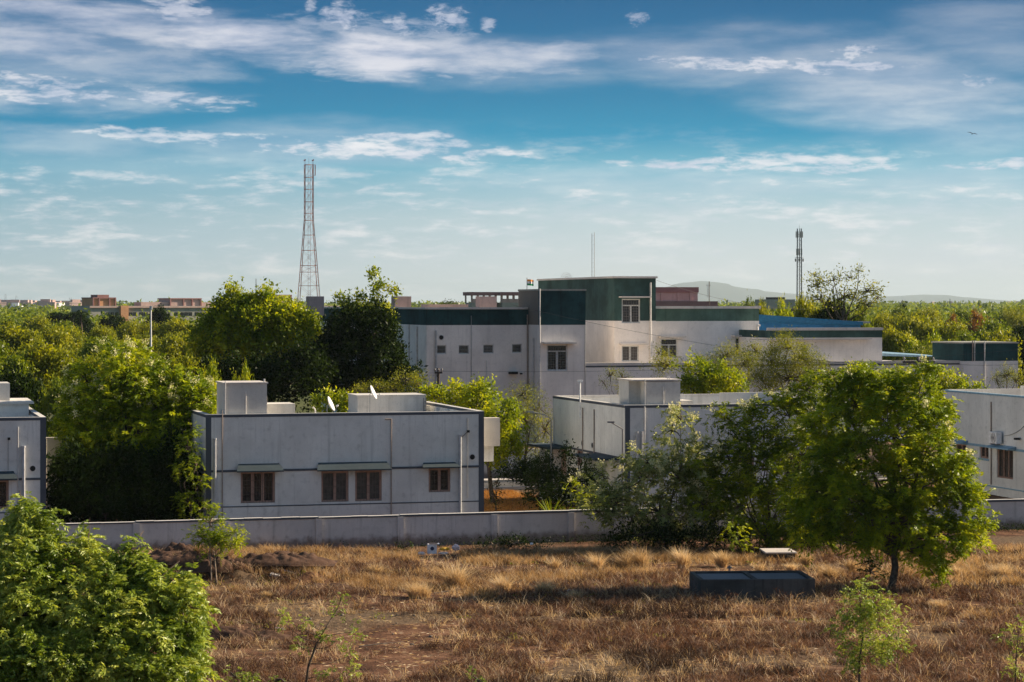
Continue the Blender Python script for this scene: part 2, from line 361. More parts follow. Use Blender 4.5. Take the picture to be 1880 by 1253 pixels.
MOUNDS = [  # px, py(base), rx m, ry m, height
 (335, 1058, 2.1, 1.1, .62), (395, 1062, 1.1, .8, .50), (500, 1062, 2.4, .9, .50), (560, 1072, 1.9, .8, .34), (430, 1070, 1.2, .7, .35),
 (660, 1100, 1.8, .6, .16), (430, 1165, 1.8, .5, .30), (640, 1150, 2.2, .5, .16), (780, 1130, 2.0, .5, .12), (1000, 1100, 2.5, .6, .12), (1350, 1200, 4, .9, .12), (900, 1190, 3, .8, .1)]
MND = []
for px, py, rx, ry, h in MOUNDS:
    p = Gp(px, Dg(py)); MND.append((p.x, p.y, rx, ry, h))
from mathutils import noise as mnoise
def gz(x, y):
    """height of the field at x, y"""
    if y > 91 or y < 30: return 0.0
    z = 0.0
    for mx, my, rx, ry, h in MND:
        d = ((x - mx) / rx) ** 2 + ((y - my) / ry) ** 2
        if d < 4: z += h * math.exp(-d * 1.6) * (1 + .5 * mnoise.noise(Vector((x * 2.3, y * 2.3, 0))))
    fade = min(1, (91 - y) / 2) * min(1, (y - 30) / 3)
    z += fade * (.05 * mnoise.noise(Vector((x * .5, y * .5, 1))) + .025 * mnoise.noise(Vector((x * 2.2, y * 2.2, 5))))
    return z
def ground():
    xs = np.concatenate([[-30000, -3000, -600, -120], np.arange(-34, 34.01, .22), [120, 600, 3000, 30000]])
    ys = np.concatenate([[-400, 0, 20], np.arange(38, 92.01, .22), [100, 140, 300, 900, 3000, 12000, 40000]])
    nx, ny = len(xs), len(ys); v = []
    for y in ys:
        for x in xs: v.append((x, y, gz(x, y) if -33.9 < x < 33.9 else 0.0))
    q = [(j * nx + i, j * nx + i + 1, (j + 1) * nx + i + 1, (j + 1) * nx + i) for j in range(ny - 1) for i in range(nx - 1)]
    o = npmesh('ground', v, q, M['soil']); o.data.polygons.foreach_set('use_smooth', [True] * len(q)); tag(o, kind='structure')
ground()
FB = Fr(640, 92.0)            # boundary wall line
F1 = Fr(640, 98.0)            # house row front line
# residential lane and dry lawn between the houses
def ribbon(name, fr, x0, x1, y0, y1, z, mat, dz=0.0, n=24):
    mb = MB(); 
    if dz: mb.box(x0, x1, y0, y1, z, z + dz)
    else: mb.add([(x0, y0, z), (x1, y0, z), (x1, y1, z), (x0, y1, z)], [(0, 1, 2, 3)])
    o = mb.build(name, mat, recalc=bool(dz)); o.location = fr.P; o.rotation_euler = (0, 0, TH); tag(o, kind='structure'); return o
M['road'] = plaster('worn_lane_surface', (.11, .105, .10), dirt=(.05, .04, .035), amt=.4, streak=.0)
ribbon('lane', F1, -60, 75, 20.5, 25.0, .006, M['road'])
ribbon('kerb', F1, -60, 75, 20.2, 20.5, 0.0, M['slab'], .14)
ribbon('pavement', F1, -60, 75, 25.0, 26.2, 0.0, M['slab'], .14)
M['campus_ground'] = plaster('bare_campus_ground', (.16, .10, .06), dirt=(.06, .05, .03), amt=.6, streak=.0)
ribbon('campus_yard', F1, -60, 75, 34.0, 60, .006, M['campus_ground'])

# ------------------------------------------------------------ building pieces
def ffront(v0=0.0, pull=1): return lambda a, d, z: (a, v0 + d, z)
def fleft(x0=0.0): return lambda a, d, z: (x0 + d, a, z)       # a runs back along y, d runs into the house (+x)
def panel(mb, fr, a0, a1, z0, z1, th, holes=(), m=0):
    A = sorted({a0, a1, *[h[0] for h in holes], *[h[1] for h in holes]}); Z = sorted({z0, z1, *[h[2] for h in holes], *[h[3] for h in holes]})
    def solid(i, j):
        if i < 0 or j < 0 or i >= len(A) - 1 or j >= len(Z) - 1: return False
        ca, cz = (A[i] + A[i + 1]) / 2, (Z[j] + Z[j + 1]) / 2
        return not any(h[0] < ca < h[1] and h[2] < cz < h[3] for h in holes)
    for i in range(len(A) - 1):
        for j in range(len(Z) - 1):
            if not solid(i, j): continue
            p, q, r, s = A[i], A[i + 1], Z[j], Z[j + 1]
            for d in (0, th):
                mb.add([fr(p, d, r), fr(q, d, r), fr(q, d, s), fr(p, d, s)], [(0, 1, 2, 3)], m)
            if not solid(i - 1, j): mb.add([fr(p, 0, r), fr(p, th, r), fr(p, th, s), fr(p, 0, s)], [(0, 1, 2, 3)], m)
            if not solid(i + 1, j): mb.add([fr(q, 0, r), fr(q, th, r), fr(q, th, s), fr(q, 0, s)], [(0, 1, 2, 3)], m)
            if not solid(i, j - 1): mb.add([fr(p, 0, r), fr(q, 0, r), fr(q, th, r), fr(p, th, r)], [(0, 1, 2, 3)], m)
            if not solid(i, j + 1): mb.add([fr(p, 0, s), fr(q, 0, s), fr(q, th, s), fr(p, th, s)], [(0, 1, 2, 3)], m)
    return mb
def clean(mb):      # merge the panel cells so that normals can be recalculated
    return mb
def bld(mb, name, mat, parent, bevel=0.0):
    o = mb.build(name, mat, parent, recalc=False)
    bm = bmesh.new(); bm.from_mesh(o.data); bmesh.ops.remove_doubles(bm, verts=bm.verts, dist=1e-4)
    bmesh.ops.recalc_face_normals(bm, faces=bm.faces); bm.to_mesh(o.data); bm.free(); return o
def window(parent, fr, a0, a1, z0, z1, leaves=2, frame='frame', transom=0, bars=4, rec=.07, fw=.085, pane='glass', sheet=None):
    mb = MB(); e = .003
    B = lambda p, q, r, s, d0=rec, d1=rec + .07: mb.box(p, q, d0, d1, r, s, f=fr)
    a0 += e; a1 -= e; z0 += e; z1 -= e
    B(a0, a0 + fw, z0, z1); B(a1 - fw, a1, z0, z1); B(a0 + fw, a1 - fw, z0, z0 + fw); B(a0 + fw, a1 - fw, z1 - fw, z1)
    zt = z1 - fw
    if transom: zt = z1 - fw - transom; B(a0 + fw, a1 - fw, zt - fw, zt); zt -= fw
    wl = (a1 - a0 - 2 * fw) / leaves
    for k in range(1, leaves): B(a0 + fw + k * wl - fw * .75, a0 + fw + k * wl + fw * .75, z0 + fw, zt)
    o = mb.build('window', M[frame], parent)
    pm = MB()
    for k in range(leaves):
        p, q = a0 + fw + k * wl + (fw * .75 if k else 0), a0 + fw + (k + 1) * wl - (fw * .75 if k < leaves - 1 else 0)
        pm.box(p, q, rec + .045, rec + .06, z0 + fw, zt, f=fr, m=0)
    if transom: pm.box(a0 + fw, a1 - fw, rec + .045, rec + .06, zt + fw, z1 - fw, f=fr)
    pm.build('pane', M[pane], o)
    if bars:
        g = MB()
        for k in range(1, bars): z = z0 + fw + (zt - z0 - fw) * k / bars; g.box(a0 + fw, a1 - fw, rec - .012, rec - .004, z - .006, z + .006, f=fr)
        nb = max(3, int((a1 - a0) / .12))
        for k in range(1, nb): a = a0 + (a1 - a0) * k / nb; g.box(a - .006, a + .006, rec - .024, rec - .0125, z0 + .02, zt + (transom and transom), f=fr)
        g.build('grille', M['bars' if frame != 'wframe' else 'steel'], o)
    return o
def awning(parent, fr, a0, a1, z0, z1, out=.5, mat='awning'):
    """sloping concrete sunshade above a window"""
    mb = MB(); c = .13
    P = [(a0 + c, -.0, z1), (a1 - c, -.0, z1), (a1, -out, z0 + .055), (a0, -out, z0 + .055), (a0 + c, 0, z0), (a1 - c, 0, z0), (a1, -out, z0), (a0, -out, z0)]
    mb.add([fr(*p) for p in P], [(0, 1, 2, 3), (4, 7, 6, 5), (3, 2, 6, 7), (0, 3, 7, 4), (1, 5, 6, 2), (0, 4, 5, 1)])
    return mb.build('sunshade', M[mat], parent)
def vpipe(parent, fr, a, z0, z1, r=.04, mat='pipe', cap=False, hook=0.0, off=None, clamps=True):
    mb = MB(); o = -(r + .012) if off is None else off
    pts = [fr(a, o, z0), fr(a, o, z1)]; mb.tube(pts, r, 8)
    if hook: mb.tube([fr(a, o, z1 - r * .5), fr(a + hook, o, z1 - r * .5)], r, 8)
    if cap: mb.tube([fr(a, o, z1), fr(a, o, z1 + .07)], [r * 1.25, r * 1.25], 8)
    if clamps:
        z = z0 + .6
        while z < z1 - .2: mb.tube([fr(a, o, z), fr(a, o, z + .04)], r * 1.22, 8); z += 1.1
    return mb.build('drain_pipe', M[mat], parent, smooth=False)
def vent(parent, fr, a, z, r=.13):
    mb = MB()
    for (rr, d, m) in ((r, -.02, 0), (r * .75, -.024, 1)):
        n = 16; ring = [fr(a + rr * math.cos(t), d, z + rr * math.sin(t)) for t in [2 * math.pi * k / n for k in range(n)]]
        back = [fr(a + rr * math.cos(t), .0, z + rr * math.sin(t)) for t in [2 * math.pi * k / n for k in range(n)]]
        mb.add(ring + back, [tuple(range(n))] + [(k, (k + 1) % n, n + (k + 1) % n, n + k) for k in range(n)], m)
    return mb.build('vent', [M['pipe_w'], M['dark']], parent)
def ringwall(mb, x0, x1, y0, y1, z0, z1, th, m=0, sides='fblr'):
    if 'f' in sides: mb.box(x0, x1, y0, y0 + th, z0, z1, m)
    if 'b' in sides: mb.box(x0, x1, y1 - th, y1, z0, z1, m)
    if 'l' in sides: mb.box(x0, x0 + th, y0 + th, y1 - th, z0, z1, m)
    if 'r' in sides: mb.box(x1 - th, x1, y0 + th, y1 - th, z0, z1, m)

def house_shell(root, x0, x1, dep, ztop, fholes=(), lholes=(), roofz=4.15, back=None, band_z=None, sill_z=None, trim='trim', wall='wall', left_trim=True, back_from=None, pil=True, corner=(True, True), side=None):
    t = .2
    mb = MB(); panel(mb, ffront(0), x0, x1, 0, ztop - .11, t, fholes); bld(mb, 'front_wall', M[wall], root)
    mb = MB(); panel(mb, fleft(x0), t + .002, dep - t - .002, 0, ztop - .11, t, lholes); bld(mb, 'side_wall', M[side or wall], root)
    mb = MB(); mb.box(x1 - t, x1, t + .002, dep - t - .002, 0, ztop - .11)
    if pil:
        k = t + 1.2
        while k < dep - 1: mb.box(x1 - t - .14, x1 - t - .002, k, k + .3, roofz + .01, ztop - .15); k += 1.9
    mb.build('side_wall', M[wall], root)
    mb = MB(); bf = x0 if back_from is None else back_from
    mb.box(x0, x1, dep - t, dep, 0, roofz); 
    if bf < x1: mb.box(bf, x1, dep - t, dep, roofz + .001, ztop - .11)
    mb.build('back_wall', M[wall], root)
    mb = MB(); mb.box(x0 + t, x1 - t, t, dep - t, roofz - .15, roofz); mb.build('roof', M['wall_lit'], root)
    # coloured band along the parapet, and a pale coping on its top
    mb = MB(); e = .012
    mb.box(x0 - e, x1 + e, -e, t + e, ztop - .11, ztop); mb.box(x0 - e, x0 + t + e, t + e, dep, ztop - .11, ztop) ; mb.box(x1 - t - e, x1 + e, t + e, dep, ztop - .11, ztop)
    if corner[0]: mb.box(x0 - e, x0 + .22, -e, -.001, 0, ztop - .11)
    if corner[1]: mb.box(x1 - .22, x1 + e, -e, -.001, 0, ztop - .11)
    if band_z:
        mb.box(x0 + .22, x1 - .22, -.03, -.001, band_z - .09, band_z)
        if left_trim: mb.box(x0 - .03, x0 - .001, 0, dep, band_z - .09, band_z)
    if sill_z: mb.box(x0 + .22, x1 - .22, -.015, -.001, sill_z - .045, sill_z)
    mb.build('trim', M[trim], root)
    mb = MB(); mb.box(x0 - e, x1 + e, -e + .02, t + e, ztop + .001, ztop + .02)
    mb.box(x0 - e, x0 + t + e, t + e, dep, ztop + .001, ztop + .02); mb.box(x1 - t - e, x1 + e, t + e, dep, ztop + .001, ztop + .02)
    if bf < x1: mb.box(bf, x1 - t - e, dep - t - e, dep, ztop - .11, ztop + .02)
    mb.build('coping', M['wall_lit'], root)

def hole(fr, px0, px1, py0, py1, v=0.0):
    a0, a1 = fr.tx(px0, v), fr.tx(px1, v); am = (a0 + a1) / 2
    return (a0, a1, fr.z(py1, am, v), fr.z(py0, am, v))
def holeL(fr, px0, px1, py0, py1, x=0.0):
    a1, a0 = fr.tv(px0, x), fr.tv(px1, x); am = (a0 + a1) / 2
    return (a0, a1, fr.z(py1, x, am), fr.z(py0, x, am))

# ------------------------------------------------------------ house in the middle (four windows)
ZT = 5.02
def house_mid():
    f = F1; x0, x1 = f.tx(378), f.tx(888)
    r = empty('house', f.P, TH, 'flat roofed pale grey house with three sunshades over brown windows, behind the boundary wall', 'house')
    H = [hole(f, 442, 505, 866, 924), hole(f, 590, 640, 865.5, 922), hole(f, 652, 701, 864, 920.5), hole(f, 787, 827, 860, 904)]
    bz = f.z(861, f.tx(540)); sz = f.z(925, f.tx(640))
    house_shell(r, x0, x1, 10.6, ZT, H, roofz=4.2, band_z=bz, sill_z=sz, back_from=f.tx(657, 10.6))
    fr = ffront()
    window(r, fr, *H[0], leaves=3); window(r, fr, *H[1], leaves=2, pane='curtain'); window(r, fr, *H[2], leaves=2, pane='curtain'); window(r, fr, *H[3], leaves=2)
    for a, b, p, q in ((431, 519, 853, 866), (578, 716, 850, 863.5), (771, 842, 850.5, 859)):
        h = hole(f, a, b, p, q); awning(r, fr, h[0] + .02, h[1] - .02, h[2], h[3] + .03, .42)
    z = lambda py, px: f.z(py, f.tx(px)); t = f.tx
    vpipe(r, fr, t(394), .1, z(808, 394), .06, 'pipe', True); vpipe(r, fr, t(408), .1, z(757, 408) + .08, .022, 'bronze')
    vpipe(r, fr, t(718), .1, z(769, 718), .025, 'bronze', hook=-.27); vpipe(r, fr, t(844), .1, z(801, 844), .06, 'pipe', True)
    vpipe(r, fr, t(858), z(914, 858), z(768, 858), .016, 'metal'); vent(r, fr, t(867), z(839.5, 867), .15)
    mb = MB(); c = Vector(fr(t(858), -.12, z(792, 858))); mb.box(c.x - .05, c.x + .05, c.y - .1, c.y + .04, c.z - .05, c.z + .05); mb.bar(c, fr(t(848), -.02, z(803, 848)), .03); mb.build('lamp', M['dark'], r)
    # rooftop water tank room at the left
    xa, xb = t(412, .25), t(490, .25)
    mb = MB(); mb.box(xa, xb, .25, 2.4, 4.21, f.z(705.5, xa, .25)); mb.box(xb + .002, xb + .17, 1.2, 2.4, 4.21, f.z(728, xb, 1.2)); mb.box(xb + .172, t(541, 1.6), 1.5, 3.0, 4.21, f.z(742, xb, 1.6)); mb.build('tank_room', M['wall_lit'], r)
    mb = MB(); zz = f.z(705.5, xa, .25); mb.box(xa - .05, xb + .05, .20, 2.45, zz + .001, zz + .06); mb.build('tank_lid', M['coping'], r)
    mb = MB(); 
    for pts, rr in (([(xa + .02, .14, 4.3), (xa + .02, .14, zz + .12)], .02), ([((xa + xb) / 2, .22, 4.6), ((xa + xb) / 2, .22, zz - .3)], .02), ([(xb - .1, .3, zz), (xb - .1, .3, zz + .2)], .035)): mb = MB(); mb.tube(pts, rr, 6); mb.build('tank_pipe', M['pipe_w'], r)
    # raised wall at the back right
    ya = 8.2; xa, xb = t(657, ya), t(781, ya)
    mb = MB(); zc = f.z(728, xa, ya); mb.box(xa, xb, ya, 10.35, 4.21, zc); mb.box(xa - .04, xb + .04, ya - .04, 10.36, zc + .001, zc + .05, 0); mb.build('stair_room', M['wall_lit'], r)
    mb = MB()
    for k in range(2): mb.box(xb - .12 + k * .11, xb - .09 + k * .11, ya - .12, ya - .07, 4.3, zc - .1)
    for k in range(4): mb.box(xb - .12, xb + .03, ya - .11, ya - .08, 4.5 + k * .2, 4.53 + k * .2)
    mb.build('ladder', M['steel'], r)
    # cream sunshade box on the right flank
    xa = x1 + .02; xb = t(918, 1.0)
    mb = MB(); mb.box(xa, xb, 1.0, 1.5, f.z(820, xa, 1.0), f.z(768, xa, 1.0)); mb.build('side_balcony', M['cream'], r)
    mb = MB(); mb.box(xa, xb - .12, 1.6, 3.6, f.z(820, xa, 1.0) - .7, f.z(820, xa, 1.0)); mb.build('side_bay', M['wall'], r)
    return r, x0, x1
h1, H1X0, H1X1 = house_mid()
def sat_dish(px, py, y, size, label, tilt=.0):
    """elliptical dish on a mast, seen nearly edge on, facing up to the right"""
    f = F1; x = f.tx(px, y); z = f.z(py, x, y); p = f.w(x, y, 4.2)
    r = empty('satellite_dish', p, 0, label, 'satellite dish', 'satellite dishes on the middle roof')
    c = Vector((0, 0, z - 4.2)); n = Vector((.93, -.12, .42)).normalized(); up = Vector((0, 0, 1)); a = up.cross(n).normalized(); b = n.cross(a)
    mb = MB(); ns, nr = 20, 4; V_ = [c - n * .0]
    for i in range(1, nr + 1):
        q = i / nr
        for k in range(ns): an = 2 * math.pi * k / ns; V_.append(c + (a * math.cos(an) * .9 + b * math.sin(an)) * size * q + n * size * .28 * q * q)
    fs = [(0, 1 + k, 1 + (k + 1) % ns) for k in range(ns)] + [(1 + (i - 1) * ns + k, 1 + i * ns + k, 1 + i * ns + (k + 1) % ns, 1 + (i - 1) * ns + (k + 1) % ns) for i in range(1, nr) for k in range(ns)]
    mb.add(V_, fs); o = mb.build('reflector', M['dish'], r, smooth=True, recalc=False); sm = o.modifiers.new('thick', 'SOLIDIFY'); sm.thickness = .015
    mb = MB(); mb.bar((c.x - .1, c.y, 0), (c.x - .1, c.y, c.z - .05), .04); mb.bar((c.x - .1, c.y, c.z - .05), c, .04); mb.build('mast', M['metal'], r)
    fp = c + n * size * 1.0 - b * size * .55; mb = MB(); mb.bar(c - b * size * .95 + n * size * .25, fp, .02); mb.bar(c - b * size * .8, (0.15, 0, c.z - size * 1.0), .015); mb.build('feed_arm', M['metal'], r)
    mb = MB(); mb.tube([fp, fp - n * .09], [.035, .045], 8); mb.build('feed_horn', M['white'], r)
sat_dish(605, 743, 1.0, .33, 'lower white satellite dish rising just behind the parapet')
sat_dish(683, 722, 7.6, .34, 'upper white satellite dish in front of the raised roof wall')
# curved vent pipe on the roof
o = MB(); p = F1.w(F1.tx(579, 2), 2, 4.2); zz = .95
o.tube([(0, 0, 0), (0, 0, zz - .1), (-.04, 0, zz), (-.12, 0, zz + .04)], [.03, .03, .03, .045], 8); o = o.build('roof_vent_pipe', M['pipe_w']); o.location = p
tag(o, 'small bent white vent pipe on the middle roof, left of the lower dish', 'vent pipe')

# ------------------------------------------------------------ house at the left edge
def house_left():
    f = F1; x1 = f.tx(84); x0 = x1 - 12
    r = empty('house', f.P, TH, 'pale grey house cut off by the left edge, with thick drain pipe and round vent', 'house')
    H = [hole(f, -38, 16, 882, 935)]
    house_shell(r, x0, x1, 10.6, ZT - .02, H, roofz=4.2, band_z=f.z(878, f.tx(40)), sill_z=f.z(940, f.tx(40)), back_from=x0)
    fr = ffront(); window(r, fr, *H[0], leaves=3); t = f.tx; z = lambda py, px: f.z(py, f.tx(px))
    h = hole(f, -60, 31, 866, 881); awning(r, fr, h[0], h[1], h[2], h[3], .42)
    vpipe(r, fr, t(43), .1, z(822, 43), .07, 'pipe', True); vpipe(r, fr, t(33), .1, z(784, 33), .022, 'pipe_w'); vpipe(r, fr, t(15), z(864, 15), z(806, 15), .012, 'metal')
    vent(r, fr, t(60), z(860.5, 60), .15)
    mb = MB(); c = Vector(fr(t(16), -.1, z(806, 16))); mb.box(c.x - .05, c.x + .05, c.y - .1, c.y + .04, c.z - .04, c.z + .06); mb.build('lamp', M['dark'], r)
    ya = 6.0; mb = MB(); zc = f.z(742, t(30, ya), ya); mb.box(x0 + .3, t(53, ya), ya, ya + .2, 4.21, zc); mb.build('stair_room', M['wall'], r)
    mb = MB(); mb.box(x0 + .3, t(62, ya), ya - .15, ya + 4.2, zc + .001, zc + .09); mb.build('stair_room_slab', M['wall_lit'], r)
    mb = MB(); mb.box(x0 + .3, t(18, ya + 1.6), ya + 1.6, ya + 3.6, zc + .092, f.z(704, t(10, ya + 1.6), ya + 1.6)); mb.build('tank_room', M['wall_lit'], r)
house_left()
# ------------------------------------------------------------ house on the right of the gap (side wall in view)
F3 = Fr(1148, 104.6)
def house_right():
    f = F3; dep = f.tv(1015); x1 = f.tx(1560)
    r = empty('house', f.P, TH, 'pale house with its long left side wall in view, behind the white flowering tree', 'house')
    L = [holeL(f, 1058, 1069, 826, 856), holeL(f, 1078, 1090, 832, 860), holeL(f, 1027, 1040, 823, 872)]
    FH = [hole(f, 1345, 1385, 835, 885), hole(f, 1440, 1490, 835, 885)]
    zt = ZT + .03
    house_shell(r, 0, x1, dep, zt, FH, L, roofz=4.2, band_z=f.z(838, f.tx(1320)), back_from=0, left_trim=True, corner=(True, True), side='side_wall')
    fl = fleft(0); fr = ffront()
    window(r, fl, *L[0], leaves=2); window(r, fl, *L[1], leaves=2); window(r, fr, *FH[0], leaves=2); window(r, fr, *FH[1], leaves=3)
    mb = MB(); h = L[2]; mb.box(h[0] + .05, h[1] - .05, .08, .13, h[2], h[3] - .03, f=fl); mb.build('door', M['frame'], r)
    z = lambda py, px: f.z(py, 0, f.tv(px)); t = f.tv
    vpipe(r, fl, t(1071), .3, z(749, 1071) , .028, 'bronze'); vpipe(r, fl, t(1092), .3, z(752, 1092), .028, 'bronze'); vpipe(r, fl, t(1018), z(830, 1018), z(765, 1018), .02, 'pipe_w')
    vent(r, fl, t(1069.5), z(814, 1069), .16); vent(r, fl, t(1088), z(818, 1088), .16)
    mb = MB()   # porch roof at the far end and over the side door
    za = z(818, 1025); mb.box(t(1041), t(1003), -1.0, -.001, za - .1, za, f=fl); mb.build('porch_roof', M['awning'], r)
    mb = MB(); zb = z(836, 1110); mb.box(t(1137), t(1092), -1.15, -.001, zb - .1, zb, f=fl); mb.build('porch_roof', M['awning'], r)
    mb = MB(); mb.box(t(1113), t(1113) + .2, -1.1, -.002, 0, zb - .102, f=fl); mb.build('porch_wall', M['wall'], r)
    mb = MB(); mb.box(t(1027), t(1027) + .2, -.95, -.72, 0, za - .102, f=fl); mb.build('porch_pillar', M['wall'], r)
    # tank room on the front left corner of the roof
    xa, xb = f.tx(1186, .35), f.tx(1249, .35); zt2 = f.z(699, xa, .35); xm = f.tx(1160, 1.6)
    xa2 = f.tx(1176, 1.2)
    mb = MB(); mb.box(xa, xb, .35, 2.6, 4.21, zt2 - .05); mb.box(xa - .55, xa - .002, 1.15, 2.6, 4.21, zt2 - .02); mb.box(xb + .002, f.tx(1271, 1.), .9, 2.4, 4.21, f.z(736, xb, 1.)); mb.build('tank_room', M['wall_lit'], r)
    mb = MB(); mb.box(xa - .62, xb + .05, .30, 2.65, zt2 - .019, zt2 + .04); mb.build('tank_lid', M['coping'], r)
    for pts in ([(xa - .07, .28, 4.3), (xa - .07, .28, zt2 + .06)], [((xa + xb) / 2, .31, 4.5), ((xa + xb) / 2, .31, zt2 - .25)], [(xb - .45, .8, zt2), (xb - .45, .8, zt2 + .18)], [(xb - .36, .8, zt2), (xb - .36, .8, zt2 + .18)]): mb = MB(); mb.tube(pts, .022, 6); mb.build('tank_pipe', M['pipe_w'], r)
    vpipe(r, fr, f.tx(1183), .2, zt - .05, .03, 'pipe_w'); vpipe(r, fr, f.tx(1169), .2, f.z(792, f.tx(1169)), .05, 'pipe'); vpipe(r, fr, f.tx(1178), .2, f.z(792, f.tx(1178)), .05, 'pipe')
    # raised back wall with a gap
    ya = dep - 2.4; mb = MB(); zc = f.z(721, f.tx(1380, ya), ya)
    mb.box(f.tx(1323, ya), f.tx(1436, ya), ya, ya + .2, 4.21, zc); mb.box(f.tx(1443, ya), f.tx(1530, ya), ya, ya + .2, 4.21, zc - .05); mb.build('stair_room', M['wall_lit'], r)
    o = MB(); zz = f.z(702, f.tx(1065, 6), 6) - 4.2; o.tube([(0, 0, 0), (0, 0, zz)], .035, 6); o.box(-.13, .13, -.06, .06, zz, zz + .1); o = o.build('roof_lamp', M['white']); o.location = f.w(f.tx(1065, 6), 6, 4.2)
    tag(o, 'short white post lamp on the roof of the house with the long side wall', 'lamp')
house_right()
# ------------------------------------------------------------ house at the right edge
FE = Fr(1732, 123.0)
def house_edge():
    LN = 13.0; P = FE.P - V * LN; f = Fr(1732, 123.0); f.P = P
    r = empty('house', P, TH, 'bluish grey house at the right edge with an air conditioner above blue trim', 'house')
    L = [holeL(f, 1754, 1774, 815, 863), holeL(f, 1798.5, 1815, 819, 842), holeL(f, 1830, 1860, 823, 879)]
    zt = f.z(716, 0, LN) ; t = f.tv; z = lambda py, px: f.z(py, 0, f.tv(px))
    fl = fleft(0); th = .2; x1 = 11
    mb = MB(); panel(mb, fl, 0, LN, 0, zt - .09, th, L); bld(mb, 'side_wall', M['wall'], r)
    mb = MB(); mb.box(th + .002, x1, 0, th, 0, zt); mb.build('front_wall', M['wall'], r)
    mb = MB(); mb.box(th + .002, x1, LN - th, LN, 0, zt + .02); mb.box(th + 3.0, x1, LN - 2.6, LN - 2.4, 4.21, f.z(706, 3, LN)); mb.build('back_wall', M['wall_lit'], r)
    mb = MB(); mb.box(th + .002, x1, th, LN - th, 4.0, 4.2); mb.build('roof', M['wall_lit'], r)
    mb = MB(); mb.box(-.04, th + .02, -.02, LN, zt - .09, zt + .002); bz = z(813, 1775); mb.box(-.035, -.001, 0, LN, bz - .12, bz); mb.box(-.03, -.001, 0, LN, .4, .46, 0); mb.build('trim', M['bluepaint'], r)
    for h, n in zip(L, (2, 2, 3)): window(r, fl, *h, leaves=n, bars=3)
    for p, q in ((1748, 1779), (1822, 1868)):
        h = holeL(f, p, q, 806, 815); awning(r, fl, h[0], h[1], bz - .06, bz + .1, .5, 'bluepaint')
    h = L[1]; mb = MB(); mb.box(h[0] - .06, h[1] + .06, -.05, -.002, h[2] - .1, h[2] - .002, f=fl); mb.build('sill', M['bluepaint'], r)
    vpipe(r, fl, t(1821), z(890, 1821), z(738, 1821), .035, 'bronze')
    a = t(1836); zb = bz + .17
    ac = empty('air_conditioner', f.w(0, a, zb), TH, 'boxy white air conditioner unit on the sunshade of the house at the right edge', 'air conditioner')
    mb = MB(); mb.box(-.42, -.12, -.42, .42, 0, .58); mb.build('casing', M['white'], ac, bevel=.02)
    mb = MB()
    for rr in (.24, .17, .10, .04): 
        ring = [(-.428, -.1 + rr * math.cos(t_), .29 + rr * math.sin(t_)) for t_ in [2 * math.pi * k / 20 for k in range(20)]]
        mb.tube(ring + [ring[0]], .008, 4, cap=False)
    for k in range(6): an = k * math.pi / 3; mb.bar((-.427, -.1, .29), (-.427, -.1 + .24 * math.cos(an), .29 + .24 * math.sin(an)), .01)
    mb.build('fan_grille', M['steel'], ac)
    mb = MB(); mb.box(-.4, -.14, .1, .14, -.06, -.002); mb.box(-.4, -.14, -.3, -.26, -.06, -.002); mb.build('bracket', M['steel'], ac)
    # sagging cable up the wall
    mb = MB(); pts = []
    for k in range(13): s = k / 12; aa = a - .5 - 3.0 * s; pts.append(fl(aa, -.03, zb + .4 + 1.15 * s + -.25 * math.sin(s * math.pi)))
    mb.tube(pts, .012, 4); mb.build('cable', M['wire'], r)
    mb = MB(); c = fl(t(1873), -.15, z(806, 1873)); mb.box(c[0] - .15, c[0] + .1, c[1] - .1, c[1] + .1, c[2] - .05, c[2] + .05); mb.build('wall_lamp', M['dark'], r)
house_edge()
# ------------------------------------------------------------ boundary wall
def boundary():
    f = FB; x0, x1 = f.tx(-60), f.tx(2060)
    r = empty('boundary_wall', f.P, TH, 'long low plastered boundary wall with dark coping between the dry field and the houses', 'wall')
    mb = MB(); mb.box(x0, x1, 0, .2, 0, 1.18); mb.build('wall_panel', M['bwall'], r)
    bays = [x0] + [f.tx(p) for p in (90, 250, 414, 585, 735, 907, 1048, 1190, 1350, 1500, 1660, 1800)] + [x1]; c1, c2 = MB(), MB()
    for a_, b_ in zip(bays, bays[1:]):      # each bay was cast by hand, a little higher or lower than the next
        n_ = 5; o0 = random.uniform(-.022, .022)
        for k in range(n_):
            p_, q_ = a_ + (b_ - a_) * k / n_ + .003, a_ + (b_ - a_) * (k + 1) / n_ - .003; o_ = o0 + random.uniform(-.007, .007)
            c1.box(p_, q_, -.03 + o_ * .3, .23, 1.181, 1.25 + o_); c2.box(p_, q_, -.02 + o_ * .3, .23, 1.2505 + o_, 1.262 + o_)
    c1.build('coping', M['trim'], r); c2.build('coping_top', M['wall_lit'], r)
    for px in (90, 250, 414, 585, 735, 907, 1048, 1190, 1350, 1500, 1660, 1800):
        x = f.tx(px); mb = MB(); mb.box(x - .12, x + .12, -.075, -.002, 0, 1.179); mb.build('pier', M['bwall'], r)
boundary()
# garden walls behind
def wall_thing(px0, px1, D, ztop, label, mat='bwall', th=.2, skew=None):
    f = Fr(px0, D); x1 = f.tx(px1); r = empty('garden_wall', f.P, TH, label, 'wall')
    mb = MB(); mb.box(0, x1, 0, th, 0, ztop); mb.build('wall_panel', M[mat], r); mb = MB(); mb.box(-.02, x1 + .02, -.03, th + .03, ztop + .001, ztop + .07); mb.build('coping', M['coping'], r)
wall_thing(868, 1012, 128, 1.55, 'pinkish garden wall at the end of the gap between two houses', 'bwall')
wall_thing(86, 150, 102, 3.7, 'cream wall piece beside the parapet of the left edge house', 'cream')
